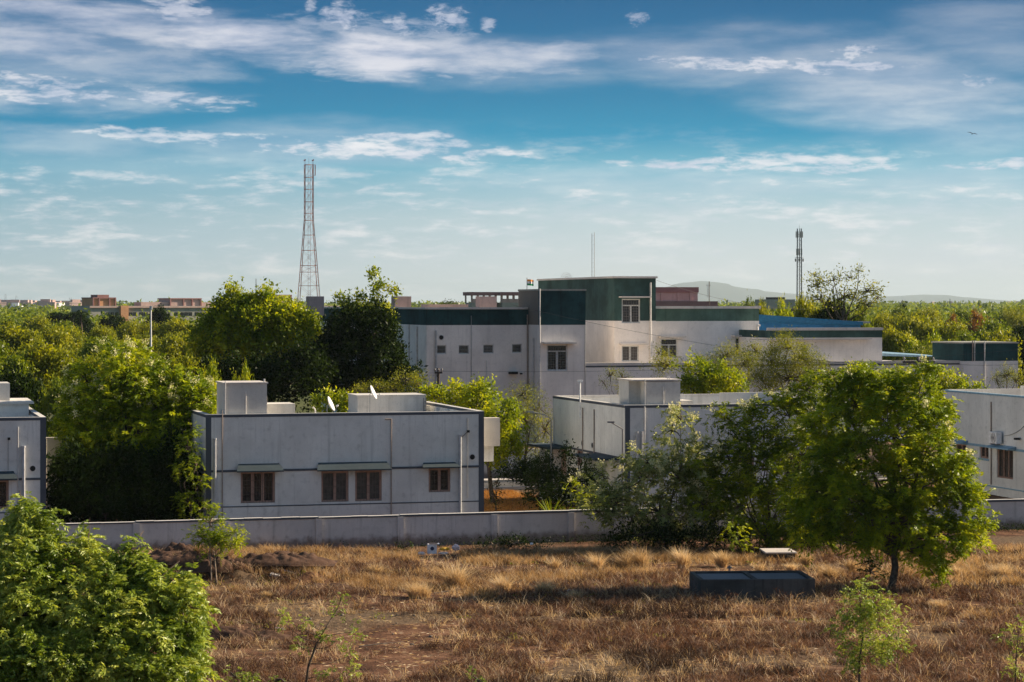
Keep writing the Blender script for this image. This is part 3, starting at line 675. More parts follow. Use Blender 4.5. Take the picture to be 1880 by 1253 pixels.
# ------------------------------------------------------------ campus building (white with green parapets)
FC = Fr(1075, 158.0)
def wallbox(mb, x0, x1, y0, y1, z0, z1, m=0): mb.box(x0, x1, y0, y1, z0, z1, m)
def campus():
    f = FC; r = empty('campus_building', f.P, TH, 'large white building with dark green parapets and stepped roofs beyond the houses', 'building')
    fr = ffront(); t = f.tx
    # projecting block, front plane y=0
    xb0 = t(990); zb = f.z(531, xb0); zb_c = zb - .12; zgreen = f.z(597, xb0)
    Hb = [hole(f, 1004, 1042, 633, 681)]
    mb = MB(); panel(mb, fr, xb0, 0, 0, zgreen, .25, Hb); bld(mb, 'block_wall', M['cwall'], r)
    mb = MB(); mb.box(xb0, 0, -.004, .25, zgreen + .001, zb_c); mb.build('block_parapet', M['dgreen'], r)
    dB = f.tv(952, xb0)
    mb = MB(); mb.box(xb0 - .002, xb0 + .25, .251, dB, 0, zgreen); mb.build('block_side_wall', M['cwall'], r)
    mb = MB(); mb.box(xb0 - .002, xb0 + .25, .251, dB, zgreen + .001, zb_c); mb.build('block_side_parapet', M['brown'], r)
    mb = MB(); mb.box(-.25, 0, .251, 7.0, 0, zb_c); mb.build('block_side_wall', M['cwall'], r)
    mb = MB(); mb.box(xb0 - .05, .05, -.05, .3, zb_c + .001, zb); mb.box(xb0 - .05, xb0 + .3, .301, dB, zb_c + .001, zb); mb.build('coping', M['oldgrey'], r)
    mb = MB(); mb.box(xb0 + .26, -.26, .26, dB, zb_c - 1.0, zb_c - .8); mb.build('block_roof', M['coping'], r)
    window(r, fr, *Hb[0], leaves=2, frame='wframe', transom=.32, bars=7)
    h = hole(f, 995, 1054, 628, 632); mb = MB(); mb.box(h[0], h[1], -.6, -.002, h[2] + .02, h[2] + .14); mb.build('sunshade', M['coping'], r)
    vpipe(r, fr, xb0 + .02, .3, zb + .02, .05, 'pipe_w'); vpipe(r, fr, t(1074), .3, zgreen, .02, 'metal')
    # left wing, front plane set back
    yw = 2.6; xw0 = t(783, yw); xw1 = xb0 - .01; zw = f.z(564.5, xw1, yw); zwg = f.z(597, xw1, yw)
    Hw = [hole(f, 802, 819, 634, 650, yw), hole(f, 842, 861, 634, 650, yw), hole(f, 887, 906, 633, 649, yw), hole(f, 940, 958, 632, 648, yw)]
    fw = ffront(yw)
    mb = MB(); panel(mb, fw, xw0, xw1, 0, zwg, .25, Hw); bld(mb, 'wing_wall', M['cwall'], r)
    mb = MB(); mb.box(xw0, xw1, yw, yw + .25, zwg + .001, zw - .14); mb.build('wing_parapet', M['dgreen'], r)
    dep = 38
    mb = MB(); mb.box(xw0, xw0 + .25, yw + .251, yw + dep, 0, zwg); mb.build('wing_side_wall', M['cwall'], r)
    mb = MB(); mb.box(xw0, xw0 + .25, yw + .251, yw + dep, zwg + .001, zw - .14); mb.build('wing_side_parapet', M['dgreen'], r)
    mb = MB(); mb.box(xw0 - .12, xw1 - .06, yw - .12, yw + .4, zw - .139, zw); mb.box(xw0 - .12, xw0 + .4, yw + .401, yw + dep, zw - .139, zw); mb.build('coping', M['coping'], r)
    mb = MB(); mb.box(xw0 + .3, xw1 - .01, yw + .41, yw + dep - .01, zw - .9, zw - .7); mb.build('wing_roof', M['coping'], r)
    mb = MB(); mb.box(xw1 - .25, xw1, yw + .5 + 7.5, yw + dep, 0, zw - .2); mb.box(xw0 + .3, xw1, yw + dep + .01, yw + dep + .25, 0, zw - .2); mb.build('back_wall', M['cwall'], r)
    for h in Hw:
        window(r, fw, *h, leaves=1, frame='wframe', bars=0, fw=.05)
        mb = MB()
        for k in range(5): z = h[2] + .08 + k * (h[3] - h[2] - .1) / 5; mb.box(h[0] + .06, h[1] - .06, .03, .1, z, z + .03, f=fw)
        mb.build('louvre', M['steel'], r)
        mb = MB(); mb.box(h[0] - .12, h[1] + .12, -.02, -.002, h[2] - .15, h[2] - .05, f=fw); mb.build('sill', M['cwall'], r)
    vent(r, fw, t(810, yw), f.z(620, t(810, yw), yw), .2)
    z = lambda py, px, y=yw: f.z(py, f.tx(px, y), y)
    for px, py0, rr, mm in ((800, 607, .06, 'pipe'), (865, 580, .02, 'metal'), (893, 662, .03, 'pipe_w'), (968, 578, .045, 'bronze')): vpipe(r, fw, t(px, yw), .3, z(py0, px), rr, mm)
    vpipe(r, fr, t(981, 1.0) , .3, f.z(622, t(981)), .06, 'pipe', off=1.2)
    mb = MB(); c = fw(t(941, yw), -.3, z(685, 941)); mb.box(c[0] - .3, c[0] + .25, c[1] - .2, c[1] + .25, c[2] - .08, c[2] + .08); mb.box(c[0] + .5, c[0] + .62, c[1], c[1] + .25, c[2] - .1, c[2]); mb.build('wall_lamp', M['dark'], r)
    fl = fleft(xw0)
    for px, py0, rr in ((767, 600, .06), (752, 596, .05)):
        vpipe(r, fl, f.tv(px, xw0), .3, f.z(py0, xw0, f.tv(px, xw0)), rr, 'pipe_w')
    h = holeL(f, 728, 742, 630, 662, xw0); mb = MB(); mb.box(h[0], h[1], -.02, -.002, h[2], h[3], f=fl); mb.build('shaded_window', M['dark'], r)
    # tall block behind the terrace
    yt = 6.6; xt0 = t(1128, yt); xt1 = t(1204, yt); zt = f.z(507.5, xt0, yt); zg = f.z(589.5, xt0, yt)
    ft = ffront(yt)
    Ht = [hole(f, 1141.5, 1175.5, 549, 593.5, yt), hole(f, 1141.5, 1173, 635, 664, yt)]
    # green part with window, white part with both
    mb = MB(); panel(mb, ft, xt0, xt1, 0, zg, .25, [(h[0], h[1], max(h[2], 0), min(h[3], zg)) for h in Ht]); bld(mb, 'tower_wall', M['cwall'], r)
    mb = MB(); panel(mb, ft, xt0, xt1, zg + .001, zt - .14, .25, [(Ht[0][0], Ht[0][1], zg + .001, Ht[0][3])]); bld(mb, 'tower_parapet', M['green'], r)
    dT = f.tv(988, xt0)
    mb = MB(); mb.box(xt0, xt0 + .25, yt + .251, dT, 0, zg); mb.build('tower_side_wall', M['cwall'], r)
    mb = MB(); mb.box(xt0, xt0 + .25, yt + .251, dT, zg + .001, zt - .14); mb.build('tower_side_parapet', M['green'], r)
    mb = MB(); mb.box(xt1 - .25, xt1, yt + .251, dT, 0, zt - .14); mb.box(xt0 + .25, xt1 - .25, dT - .25, dT, 0, zt - .14); mb.build('tower_back_wall', M['green'], r)
    mb = MB(); mb.box(xt0 - .12, xt1 + .1, yt - .12, yt + .35, zt - .139, zt); mb.box(xt0 - .12, xt0 + .35, yt + .351, dT, zt - .139, zt); mb.box(xt1 - .3, xt1 + .1, yt + .351, dT, zt - .139, zt); mb.build('coping', M['coping'], r)
    mb = MB(); mb.box(xt0 + .26, xt1 - .26, yt + .26, dT - .26, zt - 1.0, zt - .8); mb.build('tower_roof', M['coping'], r)
    window(r, ft, *Ht[0], leaves=2, frame='wframe', transom=.34, bars=6); window(r, ft, *Ht[1], leaves=2, frame='wframe', bars=5, pane='curtain')
    for a, b, p in ((1136, 1191, 547.5), (1136, 1186, 633.5)):
        h = hole(f, a, b, p - 2, p, yt); mb = MB(); mb.box(h[0], h[1], -.6, -.002, h[2] + .02, h[2] + .12, f=ft); mb.build('sunshade', M['coping'], r)
    vpipe(r, ft, t(1194, yt), 5.3, f.z(519, t(1194), yt), .06, 'pipe_w'); 
    # right wing
    yr = yt + .5; xr1 = t(1393.5, yr); zr = f.z(562.5, xt1, yr); zrg = f.z(590, xt1, yr); ff = ffront(yr)
    Hr = [hole(f, 1213, 1244, 622, 657, yr), hole(f, 1350, 1379, 620, 655, yr)]
    mb = MB(); panel(mb, ff, xt1 + .005, xr1, 0, zrg, .25, Hr); bld(mb, 'wing_wall', M['cwall'], r)
    mb = MB(); mb.box(xt1 + .005, xr1, yr, yr + .25, zrg + .001, zr - .18); mb.build('wing_parapet', M['lgreen'], r)
    mb = MB(); mb.box(xt1 + .005, xr1 + .1, yr - .12, yr + .35, zr - .179, zr); mb.build('coping', M['coping'], r)
    mb = MB(); mb.box(xr1 - .25, xr1, yr + .251, yr + 14, 0, zr - .18); mb.box(xt1, xr1 - .25, yr + 13.7, yr + 14, 0, zr - .3); mb.build('wing_side_wall', M['cwall'], r)
    mb = MB(); mb.box(xt1 + .01, xr1 - .26, yr + .26, yr + 13.6, zr - 1, zr - .8); mb.build('wing_roof', M['coping'], r)
    for h in Hr: window(r, ff, *h, leaves=2, frame='wframe', transom=.33, bars=5, fw=.08)
    for a, b, p in ((1208, 1255, 620.5), (1343, 1392, 618.5)):
        h = hole(f, a, b, p - 2, p, yr); mb = MB(); mb.box(h[0], h[1], -.6, -.002, h[2] + .02, h[2] + .12, f=ff); mb.build('sunshade', M['coping'], r)
    vpipe(r, ff, t(1390, yr), 5.2, f.z(597, t(1390), yr), .07, 'pipe_w', hook=.2)
    # ground floor block with terrace roof, running right
    x1 = t(1770); zp = f.z(667.5, 0); 
    Hg = [(2.6 + k * 3.4, 4.0 + k * 3.4, 1.2, 2.6) for k in range(6)]
    mb = MB(); panel(mb, fr, .003, x1, 0, zp - .28, .25, Hg); bld(mb, 'terrace_wall', M['cwall'], r)
    mb = MB(); mb.box(.003, x1, -.01, .25, zp - .279, zp - .17); mb.build('terrace_trim', M['trim'], r)
    mb = MB(); mb.box(.003, x1, -.02, .32, zp - .169, zp + .02); mb.build('terrace_coping', M['coping'], r)
    mb = MB(); mb.box(.003, x1, .26, yt - .01, zp - .45, zp - .28); mb.box(xr1 + .01, x1, yt, 16, zp - .45, zp - .28); mb.build('terrace_floor', M['coping'], r)
    for h in Hg: window(r, fr, *h, leaves=2, frame='wframe', bars=4)
    # upper room on the right
    yu = 1.2; fu = ffront(yu); xu0 = t(1413, yu); xu1 = t(1619.5, yu); zu = f.z(603.5, xu1, yu); zug = f.z(620, xu1, yu)
    mb = MB(); mb.box(xu0, xu1, yu, yu + .25, zp - .279, zug); mb.box(xu0, xu0 + .25, yu + .251, yu + 8, zp - .279, zug); mb.box(xu1 - .25, xu1, yu + .251, yu + 8, zp - .279, zug); mb.box(xu0, xu1, yu + 8.001, yu + 8.2, zp - .279, zug); mb.build('upper_room_wall', M['cwall'], r)
    mb = MB(); mb.box(xu0, xu1, yu - .003, yu + .25, zug + .001, zu - .12); mb.box(xu0, xu0 + .25, yu + .251, yu + 8, zug + .001, zu - .12); mb.box(xu1 - .25, xu1, yu + .251, yu + 8, zug + .001, zu - .12); mb.build('upper_room_parapet', M['green'], r)
    mb = MB(); mb.box(xu0 - .1, xu1 + .05, yu - .1, yu + .35, zu - .119, zu + .06); mb.build('coping', M['coping'], r)
    mb = MB(); mb.box(xu0 + .26, xu1 - .26, yu + .26, yu + 8, zu - 1, zu - .8); mb.build('upper_room_roof', M['coping'], r)
    mb = MB(); mb.box(xu0 - 1.5, xu1 * 0 + xu0 + 7.5, yu - .5, yu - .11, zug - .12, zug - .03); mb.build('ledge', M['coping'], r)
    # dark water tank block at the right end
    yk = -.6; xk0 = t(1769, yk); xk1 = t(1869, yk); zk = f.z(629, xk0, yk); zkg = f.z(663.5, xk0, yk)
    mb = MB(); mb.box(xk0, xk1, yk, yk + 5, 0, zkg); mb.build('tank_block_wall', M['cwall'], r)
    mb = MB(); mb.box(xk0 + .01, xk1, yk + .01, yk + 5, zkg + .001, zk - .1); mb.build('tank_block_top', M['dgreen'], r)
    mb = MB(); mb.box(xk0 - .05, xk1 + .05, yk - .05, yk + 5.05, zk - .099, zk); mb.build('coping', M['oldgrey'], r)
    fk = ffront(yk)
    vpipe(r, fk, t(1807, yk), .3, zk + .05, .04, 'pipe_w'); vpipe(r, fk, t(1785, yk), zkg, zk + .15, .04, 'bronze'); vpipe(r, fk, t(1789, yk), zkg, zk + .12, .03, 'pipe_w')
    # small roof boxes on the left wing
    for px0, px1, y in ((567, 595, 22), (725, 755, 10), (881, 912, 6)):
        a, b = t(px0, yw + y), t(px1, yw + y); mb = MB(); mb.box(a, b, yw + y, yw + y + 1.2, zw - .7, f.z(544.5, a, yw + y)); mb.build('roof_box', M['pale_pink'], r)
    mb = MB(); a, b = t(775, yw + 30), t(860, yw + 30); mb.box(a, b, yw + 30, yw + 30.4, zw - .7, f.z(559, a, yw + 30)); mb.build('roof_kerb', M['pale_pink'], r)
    # ---- things standing on the roofs
    y = dT - 3; x = t(1089, y); zz = zt - .8
    m_ = empty('radio_mast', f.w(x, y, zz), TH, 'thin twin pole mast rising from the tallest green parapet', 'mast')
    H = f.z(427, x, y) - zz
    mb = MB(); mb.tube([(-.1, 0, 0), (-.1, 0, H * .98)], .022, 5); mb.tube([(.1, 0, 0), (.1, 0, H)], .022, 5)
    mb.build('mast_pole', M['metal'], m_); mb = MB()
    for k in range(int(H / .35)): mb.bar((-.1, 0, .3 + k * .35), (.1, 0, .3 + k * .35), .015)
    mb.build('rung', M['metal'], m_)
    # mesh dish seen over the parapet
    y = 14; x = t(1040, y) ; xd = xt0 + 1.5
    yd = f.tv(1040, xd); zd = f.z(511, xd, yd)
    d = empty('mesh_dish', f.w(xd, yd, zt - .8), TH, 'round grey mesh dish peeping over the tallest parapet', 'satellite dish')
    mb = MB(); c = Vector((0, 0, zd - zt + .8)); R_ = .42
    ns = 24
    for q in (.35, .7, 1.0):
        ring = [c + Vector((math.cos(2 * math.pi * k / ns) * R_ * q, .18 * q * q - .1, math.sin(2 * math.pi * k / ns) * R_ * q)) for k in range(ns)]
        mb.tube(ring + [ring[0]], .012, 4, cap=False)
    for k in range(16): an = 2 * math.pi * k / 16; mb.bar(c + Vector((0, -.1, 0)), c + Vector((math.cos(an) * R_, .08, math.sin(an) * R_)), .01)
    mb.build('reflector', M['metal'], d); mb = MB(); mb.bar((0, .1, 0), c + Vector((0, .02, 0)), .05); mb.build('mast', M['metal'], d)
    # flag
    y = 4; x = t(967.5, y); z0 = zb_c - .8; H = f.z(510, x, y) - z0
    g = empty('flagpole', f.w(x, y, z0), TH, 'flagpole on the dark green block flying a saffron, white and green flag', 'flag')
    mb = MB(); mb.tube([(0, 0, 0), (0, 0, H)], .025, 6); mb.build('pole', M['metal'], g)
    m = bpy.data.materials.new('tricolour_cloth'); mats = [plain('saffron_cloth', (.80, .30, .05)), plain('white_cloth', (.8, .8, .78)), plain('green_cloth', (.02, .25, .10)), plain('navy_print', (.02, .03, .25))]
    mb = MB(); fh, fwd = .42, .48; n = 12
    for k in range(n):
        for s_ in range(3):
            a, b = k / n, (k + 1) / n; wv = lambda q: .05 * math.sin(q * 9) * q; dz = lambda q: -.05 * q * q
            zb0 = H - .12 - fh * (s_ + 1) / 3; zb1 = H - .12 - fh * s_ / 3
            mb.add([(a * fwd, wv(a), zb0 + dz(a)), (b * fwd, wv(b), zb0 + dz(b)), (b * fwd, wv(b), zb1 + dz(b)), (a * fwd, wv(a), zb1 + dz(a))], [(0, 1, 2, 3)], s_)
    o = mb.build('flag_cloth', mats[:3], g, recalc=False); sm = o.modifiers.new('thick', 'SOLIDIFY'); sm.thickness = .006
    mb = MB(); cc = Vector((fwd / 2, wv_ if False else -.035, H - .12 - fh / 2 - .012)); ring = [cc + Vector((.055 * math.cos(2 * math.pi * k / 16), 0, .055 * math.sin(2 * math.pi * k / 16))) for k in range(16)]; mb.tube(ring + [ring[0]], .005, 4, cap=False)
    for k in range(8): an = math.pi * k / 8; mb.bar(cc - Vector((.05 * math.cos(an), 0, .05 * math.sin(an))), cc + Vector((.05 * math.cos(an), 0, .05 * math.sin(an))), .004)
    mb.build('wheel_emblem', mats[3], g)
    # TV aerial on right wing roof
    y = yr + 5; x = t(1302, y); z0 = zr - .8; H = f.z(517, x, y) - z0
    g = empty('tv_aerial', f.w(x, y, z0), TH, 'stick aerial standing on the lower right roof', 'aerial')
    mb = MB(); mb.tube([(0, 0, 0), (0, 0, H)], .03, 5); mb.build('mast', M['wood'], g); mb = MB(); mb.bar((-.25, 0, H - .3), (.1, 0, H - .3), .03)
    for k in range(6): mb.bar((-.15 - .0 * k, -.0, H - .55 - k * .12), (-.02, 0, H - .45 - k * .12), .02)
    for k in range(5): mb.bar((-.2 + k * .07, 0, H - .42), (-.2 + k * .07, 0, H - .18), .015)
    mb.bar((-.12, 0, H - .3), (-.12, 0, H - 1.2), .02); mb.build('elements', M['metal'], g)
campus()
# ------------------------------------------------------------ blue shed
def shed():
    D = 182; f = Fr(1394, D); r = empty('blue_shed', f.P, TH, 'blue sheet metal shed with a gently sloping roofline behind the white building', 'shed')
    x1 = f.tx(1580); z0 = f.z(578, 0); z1 = f.z(591, x1); zb = f.z(602, 0)
    mb = MB(); mb.add([(-4, 0, 0), (x1, 0, 0), (x1, 0, z1 - .1), (-4, 0, z0 + .3), (-4, 9, 0), (x1, 9, 0), (x1, 9, z1 - .1), (-4, 9, z0 + .3)], [(0, 1, 2, 3), (4, 7, 6, 5), (0, 3, 7, 4), (1, 5, 6, 2), (3, 2, 6, 7), (0, 4, 5, 1)])
    mb.build('wall', M['blue'], r)
    mb = MB(); k = -3.9
    while k < x1 - .1: mb.box(k, k + .09, -.05, -.002, 0, zb - .2); k += .34
    mb.build('corrugation', M['blue'], r)
    mb = MB(); zz = lambda x: z0 + (z1 - z0) * (x / x1)
    mb.add([(-4, -.25, zz(-4) - .62), (x1 + .1, -.25, zz(x1) - .28), (x1 + .1, -.25, zz(x1)), (-4, -.25, zz(-4)), (-4, 9.2, zz(-4) - .2), (x1 + .1, 9.2, zz(x1) - .2), (x1 + .1, 9.2, zz(x1) + .05), (-4, 9.2, zz(-4) + .05)], [(0, 1, 2, 3), (4, 7, 6, 5), (0, 3, 7, 4), (1, 5, 6, 2), (3, 2, 6, 7), (0, 4, 5, 1)])
    mb.build('roof', plain('blue_roof_sheet', (.01, .13, .27), .6), r)
    mb = MB(); mb.box(x1 + .11, x1 + .7, -.3, 9, z1 - .12, z1 + .02); mb.build('gutter', M['metal'], r)
    D = 172; f = Fr(1622, D); r = empty('lean_to_roof', f.P, TH, 'long pale sheet metal awning beside the white upper room', 'awning')
    x1 = f.tx(1728); za, zb = f.z(649, 0), f.z(655, x1)
    mb = MB(); mb.add([(0, 0, za - .2), (x1, 0, zb - .06), (x1, 0, zb), (0, 0, za), (0, 3, za), (x1, 3, zb), (x1, 3, zb + .1), (0, 3, za + .15)], [(0, 1, 2, 3), (4, 7, 6, 5), (0, 3, 7, 4), (1, 5, 6, 2), (3, 2, 6, 7), (0, 4, 5, 1)]); mb.build('roof_sheet', M['bluepaint'], r)
    mb = MB()
    for x in (.3, x1 * .5, x1 - .2): mb.bar((x, 1.5, 0), (x, 1.5, za - .1 - (za - zb) * x / x1), .1)
    mb.build('post', M['steel'], r)
shed()
# ------------------------------------------------------------ distant buildings
def block(f, mb, px0, px1, pyt, y0, dep, m=0, z0=0.0):
    a, b = f.tx(px0, y0), f.tx(px1, y0); mb.box(a, b, y0, y0 + dep, z0, f.z(pyt, (a + b) / 2, y0), m); return a, b, f.z(pyt, (a + b) / 2, y0)
def distant_left():
    D = 620; TL = R(31); f = Fr(165, D, TL)
    r = empty('distant_building', f.P, TL, 'long distant hostel with pink roof rooms and one orange pier, left of the lattice tower', 'building')
    mb = MB(); a, b, z = block(f, mb, 165, 640, 562, 0, 14); mb.build('wall', M['oldgrey'], r)
    mb = MB(); mb.box(-.2, b, -.5, -.01, z - .5, z - .1); mb.build('roof_band', M['pale_pink'], r)
    z = lambda py, x: f.z(py, x, 0)
    rows = [(x, x + 6) for x in list(range(187, 232, 8))] + [(x, x + 7) for x in (236, 244, 256, 264, 321, 330, 338, 346, 358, 367, 376, 386, 396)]
    for p, q in rows:
        x0, x1 = f.tx(p), f.tx(q); mb = MB(); mb.box(x0, x1, -.06, -.01, f.z(580, x0), f.z(573.5, x0)); mb.build('window', M['glass'], r)
    mb = MB(); mb.box(f.tx(219), f.tx(233), -1.2, -.02, 0, f.z(561.5, f.tx(225))); mb.build('pier', M['orange'], r)
    mb = MB(); block(f, mb, 170, 212, 547, 1, 8); mb.build('roof_room', M['orange'], r)
    mb = MB()
    for px in (170, 181, 200, 211): mb.box(f.tx(px, .8), f.tx(px + 2, .8), .6, .98, f.z(562, 0), f.z(547, 0))
    block(f, mb, 170, 213, 546.4, .7, 8.4, z0=f.z(548.5, 0)); mb.build('roof_room_frame', M['pink'], r)
    mb = MB(); block(f, mb, 179, 200, 541.5, 1.2, 5); mb.build('roof_room_top', M['pink'], r)
    mb = MB(); block(f, mb, 259, 330, 555, 2, 5); block(f, mb, 371, 405, 555.5, 2, 5); mb.build('roof_wall', M['pale_pink'], r)
    mb = MB(); block(f, mb, 312, 370, 549, 1.5, 8); mb.build('roof_room', M['pale_pink'], r)
    mb = MB()
    for px in (312, 336, 352, 368): mb.box(f.tx(px, 1.2), f.tx(px + 2, 1.2), 1.1, 1.48, f.z(562, 0), f.z(549, 0))
    block(f, mb, 312, 370.5, 547.8, 1.1, 8.8, z0=f.z(549.5, 0)); mb.build('roof_room_frame', M['pink'], r)
    mb = MB(); block(f, mb, 506, 536, 541.5, 1.2, 8); mb.build('roof_room', M['pink'], r)
    mb = MB(); block(f, mb, 493, 535, 548, 1.1, 8); mb.build('roof_room', M['pale_pink'], r)
distant_left()
def pavilion(px0, px1, label):
    D = 430; f = Fr(px0, D); r = empty('roof_pavilion', f.P, TH, label, 'rooftop shelter', 'grey rooftop shelters beyond the left wing')
    x1 = f.tx(px1); zt, zu, zb = f.z(536.5, 0), f.z(543, 0), f.z(556, 0)
    mb = MB(); mb.box(0, x1, 0, 5, 0, zb); mb.build('wall', M['oldgrey'], r)
    mb = MB(); mb.box(-.4, x1 + .4, -.4, 5.4, zu, zt); mb.build('roof', M['pink'], r)
    mb = MB(); n = 5
    for k in range(n): x = x1 * k / (n - 1); mb.box(x - .12, x + .12, 0, .3, zb, zu); mb.box(x - .12, x + .12, 4.7, 5, zb, zu)
    mb.box(0, x1, 0, .2, zb, zb + .7); mb.build('pillars', M['pale_pink'], r)
pavilion(867, 911, 'grey rooftop shelter on pillars, left one beyond the left wing'); pavilion(922, 966, 'grey rooftop shelter on pillars, right one beside the flag')
def pink_block():
    D = 300; f = Fr(1200, D); r = empty('distant_building', f.P, TH, 'dull pink flat roofed block peeping above the lower right roof', 'building')
    mb = MB(); a, b, z = block(f, mb, 1200, 1281, 537.5, 0, 9); mb.build('wall', M['pale_pink'], r)
    mb = MB(); mb.box(-.1, b + .1, -.12, 9.1, z + .001, f.z(527.5, 0)); mb.build('parapet', M['pink'], r)
    mb = MB(); block(f, mb, 1196, 1318, 553.5, -3, 2.8); mb.build('lower_roof', M['pink'], r)
    mb = MB()
    for px in (1213, 1243, 1266): x = f.tx(px); mb.box(x, x + .3, -.1, -.01, 0, z)
    mb.build('pilasters', M['pale_pink'], r)
pink_block()
def grey_block(px0, px1, py, D, label, top=None):
    f = Fr(px0, D); r = empty('distant_building', f.P, TH, label, 'building')
    mb = MB(); a, b, z = block(f, mb, px0, px1, py, 0, 10); mb.build('wall', M['oldgrey'], r)
    if top: mb = MB(); block(f, mb, top[0], top[1], top[2], 1, 6); mb.build('roof_room', M['conc'], r)
    for k in range(4):
        x = b * (k + .5) / 4; mb = MB(); mb.box(x - .5, x + .5, -.05, -.01, z - 4, z - 2.6); mb.build('window', M['glass'], r)
grey_block(1411, 1460, 550, 640, 'small grey block with a dark roof room among the treetops right of the white building', (1421, 1441, 546))
grey_block(1396, 1410, 554, 900, 'tiny pale block just left of the grey block among the treetops')

# far city: small pale houses strewn at the foot of the hills
proto = None
fc = [M['white'], M['pale_pink'], M['oldgrey']]
def far_city():
    ps = []
    for s_ in range(3):
        r = empty('city_house', (0, 0, 0), 0, ('tiny white house among the far city houses at the foot of the hills', 'tiny pinkish house among the far city houses at the foot of the hills', 'tiny weathered grey house among the far city houses at the foot of the hills')[s_], 'house', 'houses of the far city')
        mb = MB(); w, d, h = [(11, 9, 7), (16, 10, 10), (9, 9, 5)][s_]
        mb.box(-w / 2, w / 2, 0, d, 0, h); mb.box(-w / 2 - .2, w / 2 + .2, -.2, d + .2, h + .01, h + .9, 0); mb.box(-w / 4, w / 4, 2, 6, h + .91, h + 3.4, 0)
        for k in range(3): mb.box(-w / 2 + w * (k + .3) / 3, -w / 2 + w * (k + .7) / 3, -.1, -.01, 1.2, 3, 1)
        o = mb.build('house_block', [fc[s_], M['glass']], r); ps.append(r)
    k = 0
    for i in range(130):
        px = random.uniform(-30, 185) if i < 112 else random.uniform(1650, 1900); D = random.uniform(1900, 4200) if i < 112 else random.uniform(3000, 4500)
        p = Gp(px, D, 0); src = ps[i % 3]
        if i < 3: src.location = p; src.rotation_euler = (0, 0, random.uniform(-.6, .9))
        else: copy_thing(src, p, random.uniform(-.6, .9))
        if i >= 112: 
            o = col.objects[-2] if False else None
far_city()
# hills
def hill(name, pts, D, mat, depth=1500, n=160):
    """a ridge whose skyline passes through the listed photo points, at distance D"""
    xs = np.linspace(pts[0][0], pts[-1][0], n); ys = np.interp(xs, [p[0] for p in pts], [p[1] for p in pts])
    v = []; rows = [(0, 0), (.35, .5), (.7, .85), (1, 1), (1.4, .7), (2, 0)]
    for i, (px, py) in enumerate(zip(xs, ys)):
        py -= 1.0 * mnoise.noise(Vector((px * .06, 0, D))) + .6 * mnoise.noise(Vector((px * .23, 3, D)))
        top = Wp(px, py, D)
        for (dd, hh) in rows:
            dpt = D + (dd - 1) * depth; v.append(((px - CX) / F * D + 20 * mnoise.noise(Vector((px * .1, dd, 1))), dpt, max(-1, top.z * hh * (1 + .12 * mnoise.noise(Vector((px * .08, dd * 3, 2))) * (0 < dd < 1)))))
    m = len(rows); q = [(i * m + j, (i + 1) * m + j, (i + 1) * m + j + 1, i * m + j + 1) for i in range(n - 1) for j in range(m - 1)]
    o = npmesh(name, v, q, mat); o.data.polygons.foreach_set('use_smooth', [True] * len(q)); tag(o, kind='structure'); return o
M['hill'] = plaster('scrub_hillside', (.07, .085, .06), dirt=(.12, .10, .07), amt=.6, streak=0)
hill('hills', [(-300, 553), (0, 556), (60, 554), (110, 555), (200, 558), (340, 556), (420, 557.5), (600, 559), (900, 560)], 11000, M['hill'])
hill('hills', [(700, 562), (900, 556), (1160, 550), (1210, 531), (1245, 521), (1280, 516.5), (1312, 517.5), (1345, 526), (1400, 535), (1450, 540), (1560, 549), (1620, 545), (1700, 541), (1800, 552), (1900, 556), (2100, 560)], 20500, M['hill'], 3500)
hill('hills', [(1560, 562), (1640, 557), (1720, 559), (1800, 561), (1900, 559.5), (2100, 562)], 13000, M['hill'])

